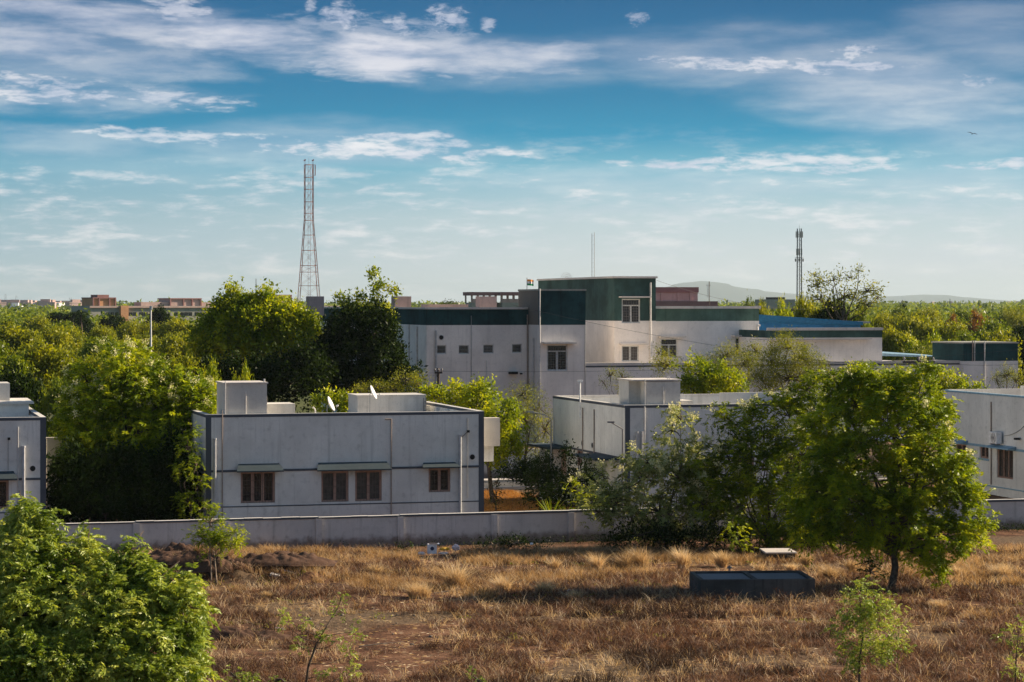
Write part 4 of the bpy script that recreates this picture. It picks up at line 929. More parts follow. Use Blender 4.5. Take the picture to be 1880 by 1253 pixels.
# ------------------------------------------------------------ towers
def lattice_tower():
    D = 470; p = Gp(567, D); r = empty('lattice_tower', p, R(12), 'tall red lattice tower standing alone on the left skyline', 'tower')
    H = Wp(567, 303, D).z; k = D / F
    zs = [0, Wp(0, 556, D).z]; lv = [556, 525, 500, 488, 460, 432, 405, 392, 371, 348, 326, 303]
    zs = [0] + [Wp(0, y, D).z for y in lv]
    def hw(z):   # half width
        zb, zc = Wp(0, 556, D).z, Wp(0, 400, D).z
        if z >= zc: return 9.0 * k * 1.02
        return (9.0 + (23 - 9.0) * (zc - z) / (zc - zb)) * k
    mb = MB(); C4 = [(-1, -1), (1, -1), (1, 1), (-1, 1)]
    rot = .94
    def P(c, z): return Vector((c[0] * hw(z) * .82, c[1] * hw(z) * .82, z))
    for c in C4: mb2 = MB(); mb2.tube([P(c, z) for z in zs], .085, 4); mb2.build('leg', M['red'], r)
    d = MB()
    for i in range(1, len(zs)):
        for j in range(4):
            a, b = C4[j], C4[(j + 1) % 4]
            d.bar(P(a, zs[i - 1]), P(b, zs[i]), .05); d.bar(P(b, zs[i - 1]), P(a, zs[i]), .05)
        d.bar(P(C4[0], zs[i]), P(C4[2], zs[i]), .05)
        h = MB(); h.tube([P(c, zs[i]) for c in C4 + C4[:1]], .05, 4, cap=False); h.build('girt', M['red'], r)
    d.build('bracing', plain('faded_pink_steel', (.66, .42, .36), .6), r)
    l = MB(); l.bar((.3, 0, 0), (.3, 0, H), .07); l.bar((-.15, 0, 0), (-.15, 0, H), .07)
    z = 1
    while z < H: l.bar((.3, 0, z), (-.15, 0, z), .05); z += .8
    l.build('ladder', M['red'], r)
    t_ = MB()
    for c in C4: q = P(c, H); t_.bar(q, q + Vector((0, 0, .9)), .06); t_.box(q.x - .1, q.x + .1, q.y - .1, q.y + .1, q.z + .8, q.z + 1.05)
    t_.bar((0, 0, H), (0, 0, H + 1.4), .05); q = P(C4[1], H); t_.bar(q + Vector((.35, 0, -2.2)), q + Vector((.35, 0, 0)), .22); t_.bar(q, q + Vector((.35, 0, 0)), .06); t_.bar(q - Vector((0, 0, 2.2)), q + Vector((.35, 0, -2.2)), .06); t_.build('antennas', M['red'], r)
lattice_tower()
def cell_tower():
    D = 760; p = Gp(1467.5, D); r = empty('cell_tower', p, 0, 'slim grey telecom tower crowded with antennas on the right skyline', 'tower')
    H = Wp(0, 420, D).z; k = D / F; hw = 3.6 * k
    legs = [(-1, -1), (1, -1), (1, 1), (-1, 1)]
    for c in legs: mb = MB(); mb.tube([(c[0] * hw * 1.5, c[1] * hw * 1.5, 0), (c[0] * hw * 1.15, c[1] * hw * 1.15, Wp(0, 540, D).z), (c[0] * hw, c[1] * hw, H)], .14, 4); mb.build('leg', M['steel'], r)
    d = MB(); z = 2
    while z < H - 1.2:
        for j in range(4):
            a, b = legs[j], legs[(j + 1) % 4]; d.bar((a[0] * hw, a[1] * hw, z), (b[0] * hw, b[1] * hw, z + 1.4), .08); d.bar((a[0] * hw, a[1] * hw, z), (b[0] * hw, b[1] * hw, z), .08)
        z += 1.4
    d.build('bracing', M['steel'], r)
    mb = MB(); mb.bar((.1, 0, 0), (.1, 0, H), .3); mb.bar((0, 0, H), (0, 0, H + 1.2), .07); mb.build('cable_run', M['wood'], r)
    for zc, hh, rr, n in ((431, 2.0, 6.3, 8), (463, 2.1, 5.0, 5), (478, 1.0, 8.0, 6)):
        zc = Wp(0, zc, D).z; a = MB(); fr_ = MB()
        for j in range(n):
            an = 2 * math.pi * j / n + .3; x, y = math.cos(an) * rr * k, math.sin(an) * rr * k
            a.box(x - .13, x + .13, y - .09, y + .09, zc - hh / 2, zc + hh / 2); fr_.bar((0, 0, zc), (x, y, zc), .08)
        a.build('antennas', M['oldgrey'], r); fr_.build('antenna_brackets', M['steel'], r)
        if rr == 8.0:
            ring = [(math.cos(2 * math.pi * j / 12) * rr * k, math.sin(2 * math.pi * j / 12) * rr * k, zc) for j in range(12)]
            b = MB(); b.tube(ring + [ring[0]], .08, 4, cap=False); b.tube([(x, y, z + .8) for x, y, z in ring] + [(ring[0][0], ring[0][1], zc + .8)], .06, 4, cap=False); b.build('platform_rail', M['steel'], r)
cell_tower()
def small_mast(px, pyt, D, w, label):
    p = Gp(px, D); H = Wp(0, pyt, D).z; mb = MB(); r = empty('distant_mast', p, 0, label, 'mast')
    for s_ in (-1, 1): mb.bar((s_ * w, 0, 0), (s_ * w * .4, 0, H), .25)
    mb.build('leg', M['steel'], r); mb = MB(); z = 0
    while z < H - 3: mb.bar((-w * (1 - .6 * z / H), 0, z), (w * (1 - .6 * z / H), 0, z + 3), .18); mb.bar((w * (1 - .6 * z / H), 0, z), (-w * (1 - .6 * z / H), 0, z + 3), .18); z += 3
    mb.build('bracing', M['steel'], r)
small_mast(129, 547, 1500, 1.3, 'faint reddish mast above the far city at the left')
small_mast(470, 512, 1300, .5, 'faint thin mast above the treetops left of the lattice tower')
small_mast(1744, 549, 1500, .6, 'faint mast over the right horizon, tallest there')
small_mast(10, 540, 3500, 2.0, 'faint pylon on the left horizon, nearest the edge')
small_mast(30, 542, 3500, 2.0, 'faint pylon on the left horizon, second from the edge')
small_mast(1663, 553, 2500, 1.0, 'faint mast low over the right horizon')

# ------------------------------------------------------------ poles, lamps, wires
def power_pole(px, pyt, D, pyb, label, arm=.9, rz=0.0):
    p = Gp(px, D); H = Wp(0, pyt, D).z; r = empty('power_pole', p, rz, label, 'power pole')
    mb = MB(); mb.tube([(0, 0, 0), (0, 0, H)], [.14, .09], 8); mb.build('pole', M['wood'], r)
    mb = MB(); mb.box(-arm, arm, -.15, -.10, H - .35, H - .23); mb.bar((-arm * .6, -.12, H - .3), (0, -.1, H - .9), .04); mb.build('cross_arm', M['wood'], r)
    for x in (-arm * .9, 0, arm * .9): mb = MB(); mb.tube([(x, -.12, H - .23), (x, -.12, H - .1), (x, -.12, H - .02)], [.03, .06, .03], 8); mb.build('insulator', M['steel'], r)
    return p + Vector((0, 0, H))
pp1 = power_pole(805, 676, 148, 712, 'short dark power pole in front of the small louvred windows', .25)
pp2 = power_pole(1686, 655, 124, 730, 'dark power pole with a crossarm behind the big tree', .85)
def wire(a, b, sag, label, w=.022, n=14):
    mb = MB(); pts = [a.lerp(b, k / n) - Vector((0, 0, sag * 4 * (k / n) * (1 - k / n))) for k in range(n + 1)]
    c = pts[0].copy(); mb.tube([p - c for p in pts], w / 2, 4); o = mb.build('overhead_wire', M['pipe' if 'pale' in label else 'wire'], None); o.location = c; tag(o, label, 'wire')
wire(Wp(300, 712, 140), pp1 - Vector((.1, 0, .25)), .25, 'pale overhead wire sagging past the dark trees, upper one', .03)
wire(Wp(300, 716, 140), pp1 - Vector((.1, 0, .45)), .3, 'pale overhead wire sagging past the dark trees, lower one', .03)
wire(pp1 - Vector((0, 0, .2)), Wp(1900, 640, 150), .5, 'long thin overhead wire crossing the white wall from the short power pole')
wire(Wp(940, 560, 150), Wp(1560, 668, 140), .35, 'dark wire slanting down across the white wall to the right')
wire(Wp(1205, 515, 170), Wp(1480, 568, 200), .5, 'thin wire running off the corner of the tallest parapet')
wire(pp2 - Vector((.7, .1, .1)), Wp(1880, 668, 122), .2, 'dark wire leaving the crossarm pole to the right')
wire(pp2 - Vector((.7, .1, .1)), Wp(1250, 700, 135), .3, 'dark wire leaving the crossarm pole to the left')
mb = MB(); p = Gp(277, 190); H = Wp(0, 569, 190).z; r = empty('light_pole', p, 0, 'thin pale pole standing up from the left grove', 'pole'); mb.tube([(0, 0, 0), (0, 0, H)], [.13, .06], 6); mb.build('shaft', M['pipe_w'], r); mb = MB(); mb.box(-.1, .1, -.1, .1, H, H + .3); mb.build('head', M['pipe'], r)
# street lamp near the side wall house
D = 100.5; p = Gp(1143, D); H = Wp(0, 788, D).z; r = empty('street_lamp', p, 0, 'slim street lamp with a slanted arm beside the corner of the side wall house', 'street lamp')
mb = MB(); mb.tube([(0, 0, 0), (0, 0, H)], [.05, .035], 8); mb.build('post', M['steel'], r); q = Wp(1122, 776, D) - p
mb = MB(); mb.tube([(0, 0, H), tuple(q)], .025, 6); mb.build('arm', M['steel'], r); mb = MB(); mb.box(q.x - .16, q.x + .14, -.06, .06, q.z - .02, q.z + .05); mb.build('lamp_head', M['steel'], r)
D = 113; p = Gp(1012, D); H = Wp(0, 770, D).z; r = empty('street_lamp', p, 0, 'thin street lamp at the far corner of the side wall house', 'street lamp'); mb = MB(); mb.tube([(0, 0, 0), (0, 0, H), (-.3, 0, H + .2), (-.9, 0, H + .35)], [.05, .035, .03, .03], 6); mb.build('post', M['metal'], r); mb = MB(); mb.box(-1.2, -.85, -.06, .06, H + .31, H + .4); mb.build('lamp_head', M['metal'], r)
# guy wire leaning in the trees
a, b = Wp(1432, 868, 91), Gp(1481, Dg(1003)); wire(a, b, .02, 'pale slanting guy wire in front of the dark trees by the big tree', .03)

# ------------------------------------------------------------ bird
def bird():
    p = Wp(1785, 246, 120); r = empty('bird', p, 0, 'small dark bird gliding high in the sky at the right', 'bird')
    mb = MB(); mb.tube([(-.11, 0, 0), (-.07, 0, .012), (0, 0, .02), (.06, 0, .012), (.10, 0, .01)], [.006, .022, .028, .02, .006], 8)
    mb.add([(-.10, -.02, 0), (-.10, .02, 0), (-.19, .03, -.01), (-.19, -.03, -.01)], [(0, 1, 2, 3)]); o = mb.build('body', M['dark'], r, smooth=True)
    for s_ in (-1, 1):
        mb = MB(); P = [(.05, 0), (.07, .14), (.02, .30), (-.05, .32), (-.03, .15), (-.05, 0)]
        top = [(x, y * s_, .02 + .05 * math.sin(y * 9)) for x, y in P]; bot = [(x, y, z - .006) for x, y, z in top]; n = len(P)
        mb.add(top + bot, [tuple(range(n)), tuple(range(2 * n - 1, n - 1, -1))] + [(k, (k + 1) % n, n + (k + 1) % n, n + k) for k in range(n)]); mb.build('wing', M['dark'], r)
    r.rotation_euler = (R(15), R(-18), R(70)); r.scale = (.8, .8, .8)
bird()

# ------------------------------------------------------------ trough, slab, litter, rubble
def trough():
    Dn = Dg(1100); f = Fr(1300, Dn); 
    f.P = Gp(1286, Dn); ang = R(4)
    r = empty('water_trough', f.P, ang, 'long open concrete trough with a divider lying in the dry field', 'trough')
    k = Dn / F; x1 = 213 * k; dp = 2.5; h = .62; t = .14
    mb = MB(); mb.box(0, x1, 0, t, 0, h); mb.box(0, x1, dp - t, dp, 0, h); mb.box(0, t, t, dp - t, 0, h - .001); mb.box(x1 - t, x1, t, dp - t, 0, h - .001)
    mb.build('walls', M['conc'], r, bevel=.012); mb = MB(); mb.box(x1 * .47, x1 * .47 + t, t + .002, dp - t - .002, .56, h - .01); mb.build('divider', M['conc'], r)
    mb = MB(); mb.box(t + .002, x1 - t - .002, t + .002, dp - t - .002, 0, .55); mb.build('floor', M['floor_conc'], r)
    mb = MB(); mb.tube([(1.35, dp - .02, h), (1.35, dp - .02, h + .1)], .02, 6); mb.tube([(1.28, dp - .02, h + .1), (1.44, dp - .02, h + .1)], .025, 6); mb.tube([(1.35, dp - .02, h + .1), (1.35, dp - .02, h + .17)], .035, 6); mb.build('tap', M['steel'], r)
trough()
D = Dg(1033); p = Gp(1407, D); r = empty('concrete_block', p, R(3), 'low concrete chamber with a bright flat lid near the trees', 'chamber')
mb = MB(); mb.box(0, 1.08, 0, 1.3, 0, .32); mb.build('chamber', M['conc'], r); mb = MB(); mb.box(-.04, 1.14, -.05, 1.4, .321, .38); mb.build('lid', M['slab'], r, bevel=.01)
def litter():
    w = [plain('white_sack', (.75, .76, .80), .7), plain('yellow_wrapper', (.75, .42, .03), .5), plain('pink_white_bag', (.62, .50, .50), .6)]
    D = 88.9; z0 = .10
    def blob(px, py, sx, sy, sz, mat, label, cat, name, dec=None):
        p = Wp(px, py, D); p.z = max(.04, p.z - .06); r = empty(name, p, random.uniform(-.4, .4), label, cat)
        bm = bmesh.new(); bmesh.ops.create_icosphere(bm, subdivisions=3, radius=1)
        for v in bm.verts:
            n = 1 + .35 * mnoise.noise(v.co * 2.3 + Vector((px, 0, 0))); v.co = Vector((v.co.x * sx * n, v.co.y * sy * n, max(0, (v.co.z * n * sz + sz * .8))))
        me = bpy.data.meshes.new(name); bm.to_mesh(me); bm.free(); me.materials.append(mat); o = bpy.data.objects.new('sack_body' if name != 'wrapper' else 'wrapper_body', me); col.objects.link(o); o.parent = r; return r
    blob(774, 1016, .15, .10, .06, w[0], 'small crumpled white scrap left of the printed box', 'litter', 'plastic_scrap')
    blob(816, 1008, .20, .12, .07, w[1], 'crumpled yellow wrapper beside the white box at the wall foot', 'litter', 'wrapper')
    blob(814, 1015, .20, .10, .05, w[0], 'flattened white plastic bag below the yellow wrapper', 'litter', 'plastic_scrap')
    blob(837, 1008, .15, .12, .13, w[2], 'pinkish white carrier bag at the right end of the litter', 'bag', 'carrier_bag')
    blob(1045, 1088, .07, .06, .06, w[0], 'tiny pale scrap lying in the grass right of the big straw tuft', 'litter', 'plastic_scrap')
    blob(976, 998, .06, .06, .05, w[0], 'tiny white scrap at the foot of the wall right of the brush pile', 'litter', 'plastic_scrap')
    blob(510, 1157, .2, .1, .05, plain('grey_rag', (.4, .4, .42)), 'grey rag on the dirt left of the sparse sapling', 'litter', 'rag')
    for o in col.objects:
        if o.name.startswith('plastic_scrap') and 'tiny pale' in o.get('label', ''): o.location = Gp(1045, Dg(1090), .03)
        if o.name.startswith('rag'): o.location = Gp(510, Dg(1160), .03)
    r = empty('carton', Gp(793, D, .10), R(14), 'white carton with a dark round mark in the litter at the wall foot', 'box')
    mb = MB(); mb.box(-.16, .16, -.14, .14, 0.02, .38); mb.build('box_body', w[0], r); mb = MB()
    mb.add([(-.16, -.14, .381), (.16, -.14, .381), (.18, -.26, .44), (-.12, -.24, .46)], [(0, 1, 2, 3)]); mb.add([(.16, -.14, .381), (.16, .14, .381), (.30, .12, .40), (.28, -.12, .38)], [(0, 1, 2, 3)]); mb.build('flap', w[0], r, recalc=False)
    mb = MB(); mb.tube([(-.02, -.1415, .22), (-.02, -.144, .22)], [.075, .075], 14); mb.build('printed_mark', plain('navy_ink', (.02, .03, .08)), r)
litter()
def rubble():
    D0 = [(540, 1068, .6, .12, .10, 'pale broken slab lying on the right end of the dirt heap'), (375, 1035, .9, .25, .22, 'tilted concrete slab half buried in the left dirt mound'), (470, 1060, .2, .15, .14, 'grey broken stone on the dirt heap, left of the tallest clod'), (505, 1072, .16, .12, .09, 'small pale stone on the front of the dirt heap')]
    for px, py, a, b, c, lab in D0:
        D = Dg(py); p = Gp(px, D); z = gz(p.x, p.y); bm = bmesh.new(); bmesh.ops.create_cube(bm, size=1)
        bmesh.ops.subdivide_edges(bm, edges=bm.edges, cuts=3, use_grid_fill=True)
        for v in bm.verts: v.co = Vector((v.co.x * 2 * a, v.co.y * 2 * b, v.co.z * c)) + Vector((mnoise.noise(v.co * 4 + p), mnoise.noise(v.co * 5), mnoise.noise(v.co * 6 + p))) * .08 * min(1, a * 2)
        me = bpy.data.meshes.new('rubble_slab'); bm.to_mesh(me); bm.free(); me.materials.append(M['brown' if px == 375 else 'slab']); o = bpy.data.objects.new('rubble_slab', me); col.objects.link(o)
        o.location = (p.x, p.y, z + c * .3); o.rotation_euler = (R(25) if px == 375 else .1, R(-14) if px == 375 else R(12), random.uniform(-.3, .3)); tag(o, lab, 'rubble')
    # sticks
    for px, py, L, an, lab in ((820, 1092, .9, .35, 'pale fallen stick, left one of two below the big straw tuft'), (838, 1088, 1.1, .3, 'pale fallen stick, right one of two below the big straw tuft'), (560, 1112, 1.2, .2, 'dark fallen branch lying on the bare soil'), (700, 1190, 1.3, .25, 'long pale stick on the bare soil at the right of the sparse sapling'), (545, 1100, 1.4, 1.1, 'dry upright stalk leaning in the scrub below the dirt heap')):
        D = Dg(py); p = Gp(px, D); p.z = gz(p.x, p.y) + .03; mb = MB(); up = 1.0 if an > 1 else .08
        mb.tube([(-L / 2 * math.cos(an), -.1, 0), (0, 0, .03 + up * .3), (L / 2 * math.cos(an), .1, up * L * .8)], [.018, .014, .006], 5); o = mb.build('fallen_stick', M['bark_pale' if 'pale' in lab or 'dry' in lab else 'bark']); o.location = p; o.rotation_euler = (0, 0, random.uniform(-.3, .3)); tag(o, lab, 'stick')
rubble()
def dirt_heap(px, py, rx, ry, h, lab, seed):
    D = Dg(py); p = Gp(px, D); z0 = gz(p.x, p.y) - .12; n = 56; v = []; q = []
    for j in range(n):
        for i in range(n):
            a, b = (i / (n - 1) * 2 - 1), (j / (n - 1) * 2 - 1); d = a * a + b * b; x, y = a * rx * 1.15, b * ry * 1.15
            e = max(0, 1 - d); lump = sum(abs(mnoise.noise(Vector((x * f + seed, y * f, seed)))) / f ** .8 for f in (1.3, 3.1, 6.5, 13)) 
            v.append((x, y, (h * e ** .7 * (.45 + 1.0 * lump)) if e > 0 else -.02))
    q = [(j * n + i, j * n + i + 1, (j + 1) * n + i + 1, (j + 1) * n + i) for j in range(n - 1) for i in range(n - 1)]
    o = npmesh('dirt_heap', v, q, M['clod']); o.location = (p.x, p.y, z0 + .1); tag(o, lab, 'dirt heap')
for a in ((340, 1056, 1.6, 1.1, .55, 'dark turned earth mound left of the twin stemmed sapling'), (398, 1066, .85, .7, .60, 'rounded dark dirt clod just beside the twin stemmed sapling'), (432, 1066, .8, .6, .45, 'low dark mound between the sapling and the long dirt heap'), (515, 1062, 1.7, .8, .42, 'long rough dirt heap with broken slabs right of the sapling'), (600, 1082, 1.1, .5, .28, 'low right tail of the long dirt heap'), (430, 1172, 1.6, .5, .38, 'low eroded earth bank beside the bottom left tree')): dirt_heap(*a, len(a[5]))
# ------------------------------------------------------------ leaves, trees, grass
def unit(a): return a / (np.linalg.norm(a, axis=1, keepdims=True) + 1e-9)
def leaf_quads(c, d, L, w, r, fold=.25):
    """one kite shaped leaf per row: centre c, direction d, length L, width w"""
    n = len(c); d = unit(d); s = unit(np.cross(d, r.normal(size=(n, 3)) + np.array([0, 0, .7]))); nn = np.cross(d, s)
    L = np.broadcast_to(L, n)[:, None]; w = np.broadcast_to(w, n)[:, None]
    v = np.empty((n, 4, 3)); v[:, 0] = c - d * L / 2; v[:, 2] = c + d * L / 2
    v[:, 1] = c + s * w / 2 + nn * w * fold - d * L * .08; v[:, 3] = c - s * w / 2 + nn * w * fold - d * L * .08
    return v.reshape(-1, 3)
def lobe_clusters(lobes, den, r, sprig=.12, inner=.22, up=.35):
    """clump centres over the outside of a set of ellipsoids (m), denser on top"""
    C = []; O = []
    for (c, rad) in lobes:
        a, b, e = rad; area = 4 * math.pi * (((a * b) ** 1.6 + (a * e) ** 1.6 + (b * e) ** 1.6) / 3) ** (1 / 1.6)
        n = max(6, int(area * den)); q = unit(r.normal(size=(n, 3)) + np.array([0, 0, up]))
        k = .68 + .28 * r.random(n) ** .8; s_ = r.random(n) < sprig; k[s_] = 1.02 + .22 * r.random(s_.sum())
        lump = 1 + .26 * np.sin(q[:, 0] * 5 + c[0] * 3) * np.sin(q[:, 2] * 6 + c[2]) + .20 * np.sin(q[:, 1] * 7 + c[1]) * np.cos(q[:, 0] * 4 - c[2])
        i_ = r.random(n) < inner; k[i_] *= .35 + .5 * r.random(i_.sum())
        P = np.array(c) + q * np.array([a, b, e]) * (k * lump)[:, None]
        C.append(P); O.append(unit(q / np.array([a, b, e])))
    C = np.vstack(C); O = np.vstack(O); keep = np.ones(len(C), bool)
    for (c, rad) in lobes:       # drop those deep inside another lobe
        dd = (((C - np.array(c)) / np.array(rad)) ** 2).sum(1); keep &= ~((dd < .30) & (r.random(len(C)) < .8))
    return C[keep], O[keep]
def crown_simple(C, O, rc, n, L, w, r, upright=.3):
    N = len(C) * n; c = np.repeat(C, n, 0); o = np.repeat(O, n, 0); rr = np.repeat(np.broadcast_to(rc, len(C)), n)
    g = r.normal(size=(N, 3)) * np.array([.5, .5, .55]); p = c + g * rr[:, None]
    d = o * .6 + r.normal(size=(N, 3)) * .8 + np.array([0, 0, upright - .3])
    Ls = L * (.6 + .8 * r.random(N)); return leaf_quads(p, d, Ls, Ls * w, r)
def crown_pinnate(C, O, rc, nr, nl, Lr, Ll, r, droop=.35, wl=.34):
    """feathery foliage: every clump is nr drooping stalks with nl leaflet pairs"""
    K = len(C) * nr; c = np.repeat(C, nr, 0); o = np.repeat(O, nr, 0)
    p0 = c + r.normal(size=(K, 3)) * rc * .38; d = unit(o * .55 + r.normal(size=(K, 3)) * .75 + np.array([0, 0, .12])); ln = Lr * (.6 + .7 * r.random(K))
    side = unit(np.cross(d, np.array([0, 0, 1.]) + r.normal(size=(K, 3)) * .25))
    T = (np.arange(nl) + .6) / nl; t = np.tile(np.repeat(T, 2), K); sg = np.tile(np.array([1., -1.]), K * nl)
    R_ = lambda x: np.repeat(x, nl * 2, 0)
    dz = np.zeros((K * nl * 2, 3)); dz[:, 2] = -droop
    base = R_(p0) + R_(d) * (R_(ln) * t)[:, None] + dz * (R_(ln) * t ** 2)[:, None]
    ld = R_(d) * .55 + R_(side) * sg[:, None] * .8 + dz * (.4 + t)[:, None] + r.normal(size=(len(t), 3)) * .18
    L = Ll * (.55 + .85 * np.repeat(r.random(K), nl * 2)) * (.8 + .4 * r.random(len(t))) * (1 - .35 * np.abs(t - .45)); ld = unit(ld)
    return leaf_quads(base + ld * L[:, None] * .5, ld, L, L * wl, r)
def add_crown(name, v, mat, parent, origin, per=1, r=rng):
    n = len(v) // 4; q = np.arange(n * 4).reshape(-1, 4)
    m = max(1, n // max(1, per)); rr = np.repeat(r.random(m + 1), per)[:n] * .6 + r.random(n) * .4 if per > 1 else r.random(n)
    return npmesh(name, v - np.array(origin), q, mat, parent, rr)
def limbs(base, lobes, C, r, tr, twigs=60, stems=1, fork=.45, tw=.02, forkz=None, path=None):
    mb = MB()
    if path:      # one leaning stem with side branches
        path = [np.array(p) for p in path]; n = len(path); mb.tube(path, [tr * (1.2 - .95 * k / (n - 1)) for k in range(n)], 7)
        dense = [path[k] + (path[k + 1] - path[k]) * t for k in range(n - 1) for t in np.linspace(0, 1, 8)]
        for (c, rad) in lobes:
            c = np.array(c); cand = [p for p in dense if p[2] < c[2] - .12] or dense[:3]; st = min(cand, key=lambda p: np.linalg.norm(p - c) + .0)
            m1 = (st + c) / 2 + np.array([0, 0, -.04]) + r.normal(size=3) * .04; mb.tube([st, m1, c], [tr * .35, tr * .25, tr * .15], 5)
        for i in r.choice(len(C), min(len(C), twigs), replace=False):
            p = C[i]; c = min([np.array(l[0]) for l in lobes], key=lambda q: np.linalg.norm(q - p)); mb.tube([c, (p + c) / 2 + r.normal(size=3) * .02, p], [tr * .15, tr * .1, tr * .05], 4, cap=False)
        return mb
    cen = np.mean([l[0] for l in lobes], 0); zlow = min(l[0][2] - l[1][2] for l in lobes)
    for s_ in range(stems):
        b = np.array(base) + (r.normal(size=3) * [.12, .12, 0] if s_ else 0)
        fk = b + (cen - b) * np.array([fork * .7, fork * .7, 0]); fk[2] = b[2] + max(.3, (max(zlow, b[2] + .3) - b[2]) * .9 + .1 * (cen[2] - b[2]))
        fk[2] = forkz if forkz is not None else fk[2]; fk[:2] += r.normal(size=2) * .1 * (1 + s_)
        mid = (b + fk) / 2 + r.normal(size=3) * [.1, .1, 0] * tr * 4
        mb.tube([b, b + (mid - b) * .15, mid, fk], [tr * 1.35, tr * 1.05, tr * .92, tr * .8], 8)
        for (c, rad) in lobes[s_::stems]:
            c = np.array(c); ln = np.linalg.norm(c - fk); up_ = np.array([0, 0, 1.]); hz_ = c - fk; hz_[2] = 0
            st = b + (fk - b) * r.uniform(.7, 1.0)
            m0 = st + (c - st) * .28 + up_ * ln * .07 + r.normal(size=3) * ln * .05; m1 = st + (c - st) * .62 + up_ * ln * .06 + r.normal(size=3) * ln * .07
            mb.tube([st, m0, m1, c, c + (c - m1) * .4], [tr * .5, tr * .36, tr * .24, tr * .14, tr * .06], 6)
    k = min(len(C), twigs)
    for i in r.choice(len(C), k, replace=False):
        p = C[i]; j = int(np.argmin([np.linalg.norm((p - np.array(l[0])) / np.array(l[1])) for l in lobes])); c = np.array(lobes[j][0]); m1 = (p + c) / 2 + r.normal(size=3) * .08 * np.linalg.norm(p - c)
        mb.tube([c, m1, p], [tw * 1.6, tw, tw * .4], 4, cap=False)
    return mb
NTREE = [0]
def tree(label, cat, name, px, pyb, D, lobes_px, mat, style='simple', den=3.0, rc=.45, n=30, L=.16, w=.42, tr=.14, bark='bark', flowers=0.0, group=None, sprig=.12, twigs=60, nr=7, nl=7, Lr=.34, Ll=.11, droop=.35, stems=1, inner=.22, zb=0.0, up=.35, dsc=1.0, flmat='blossom', tw=.02, forkpy=None, path=None):
    NTREE[0] += 1; r = np.random.default_rng(100 + NTREE[0]); k = D / F
    base = Gp(px, D, zb)
    lobes = []
    for l in lobes_px:
        dd = l[4] if len(l) > 4 else 0.0; c = Wp(l[0], l[1], D + dd); rx, rz = l[2] * k, l[3] * k
        lobes.append(((c.x, c.y, c.z), (rx, max(.5 * (rx + rz), .2) * .95 * dsc, rz)))
    C, O = lobe_clusters(lobes, den, r, sprig, inner, up)
    ok = C[:, 2] > .12; C, O = C[ok], O[ok]
    root = empty(name, base, 0, label, cat, group)
    b0 = np.array(base)
    mb = limbs(np.zeros(3), [(tuple(np.array(c) - b0), rad) for c, rad in lobes], C - b0, r, tr, twigs, stems=stems, tw=tw, forkz=(Wp(px, forkpy, D).z if forkpy else None), path=([tuple(np.array(Wp(a_, b_, D)) - b0) for a_, b_ in path] if path else None))
    mb.build('trunk', M[bark], root, smooth=True, recalc=False)
    if style == 'simple': v = crown_simple(C, O, rc, n, L, w, r); per = n
    else: v = crown_pinnate(C, O, rc, nr, nl, Lr, Ll, r, droop); per = nl * 2
    add_crown('crown', v, M[mat], root, base, per, r)
    if flowers:
        zc_ = np.quantile(C[:, 2], .45); top = (O[:, 2] > .1) & (C[:, 2] > zc_) & (r.random(len(C)) < flowers); Cf = C[top] + O[top] * rc * .95
        if len(Cf):
            v = crown_simple(Cf, O[top], rc * .36, 40, .075, .75, r); add_crown('blossoms', v, M[flmat], root, base, 34, r)
    return root
# --- near trees -------------------------------------------------------------
tree('large bright green tree with dark bare trunk standing in the dry field at the right', 'tree', 'neem_tree', 1637, 1080, Dg(1082),
     [(1640, 800, 74, 56, 0), (1570, 745, 52, 44, .8), (1685, 735, 52, 40, .3), (1722, 770, 34, 30, .4), (1580, 705, 26, 26, .8), (1640, 712, 34, 24, .6), (1700, 830, 52, 40, -.3), (1655, 880, 92, 50), (1748, 868, 34, 30, -.3), (1770, 915, 38, 26), (1790, 968, 36, 30), (1740, 985, 56, 26, -.5), (1645, 955, 90, 42), (1560, 925, 66, 44), (1530, 850, 50, 48, .6), (1500, 900, 44, 44, .8), (1505, 800, 40, 34, .9), (1540, 715, 26, 22, .9), (1490, 960, 40, 30, .6), (1520, 980, 46, 26, .5), (1600, 1000, 40, 18), (1690, 1006, 50, 18), (1712, 1052, 24, 20, -.6), (1730, 1030, 14, 14, -.6)],
     'leaf_near', 'pinnate', den=5.0, rc=.36, forkpy=1000, nr=12, nl=6, Lr=.34, Ll=.15, tr=.13, twigs=180, sprig=.28, flowers=.10)
tree('dark multi stemmed tree left of the big tree, overhanging the boundary wall', 'tree', 'neem_tree', 1410, 1012, 90.8,
     [(1400, 800, 44, 30, 0), (1330, 765, 26, 14, .3), (1380, 772, 30, 22, .3), (1450, 765, 46, 34, .5), (1485, 712, 34, 26, .6), (1510, 765, 36, 36, .8), (1400, 860, 70, 44), (1470, 840, 50, 50), (1340, 850, 44, 40), (1440, 930, 74, 48), (1360, 930, 60, 46), (1510, 930, 50, 50), (1300, 900, 50, 50, .4), (1490, 985, 50, 24), (1400, 985, 60, 22)],
     'leaf_deep', 'pinnate', den=4.2, rc=.42, nr=11, nl=6, Lr=.32, Ll=.14, tr=.08, twigs=120, flowers=.22, stems=4, sprig=.2)
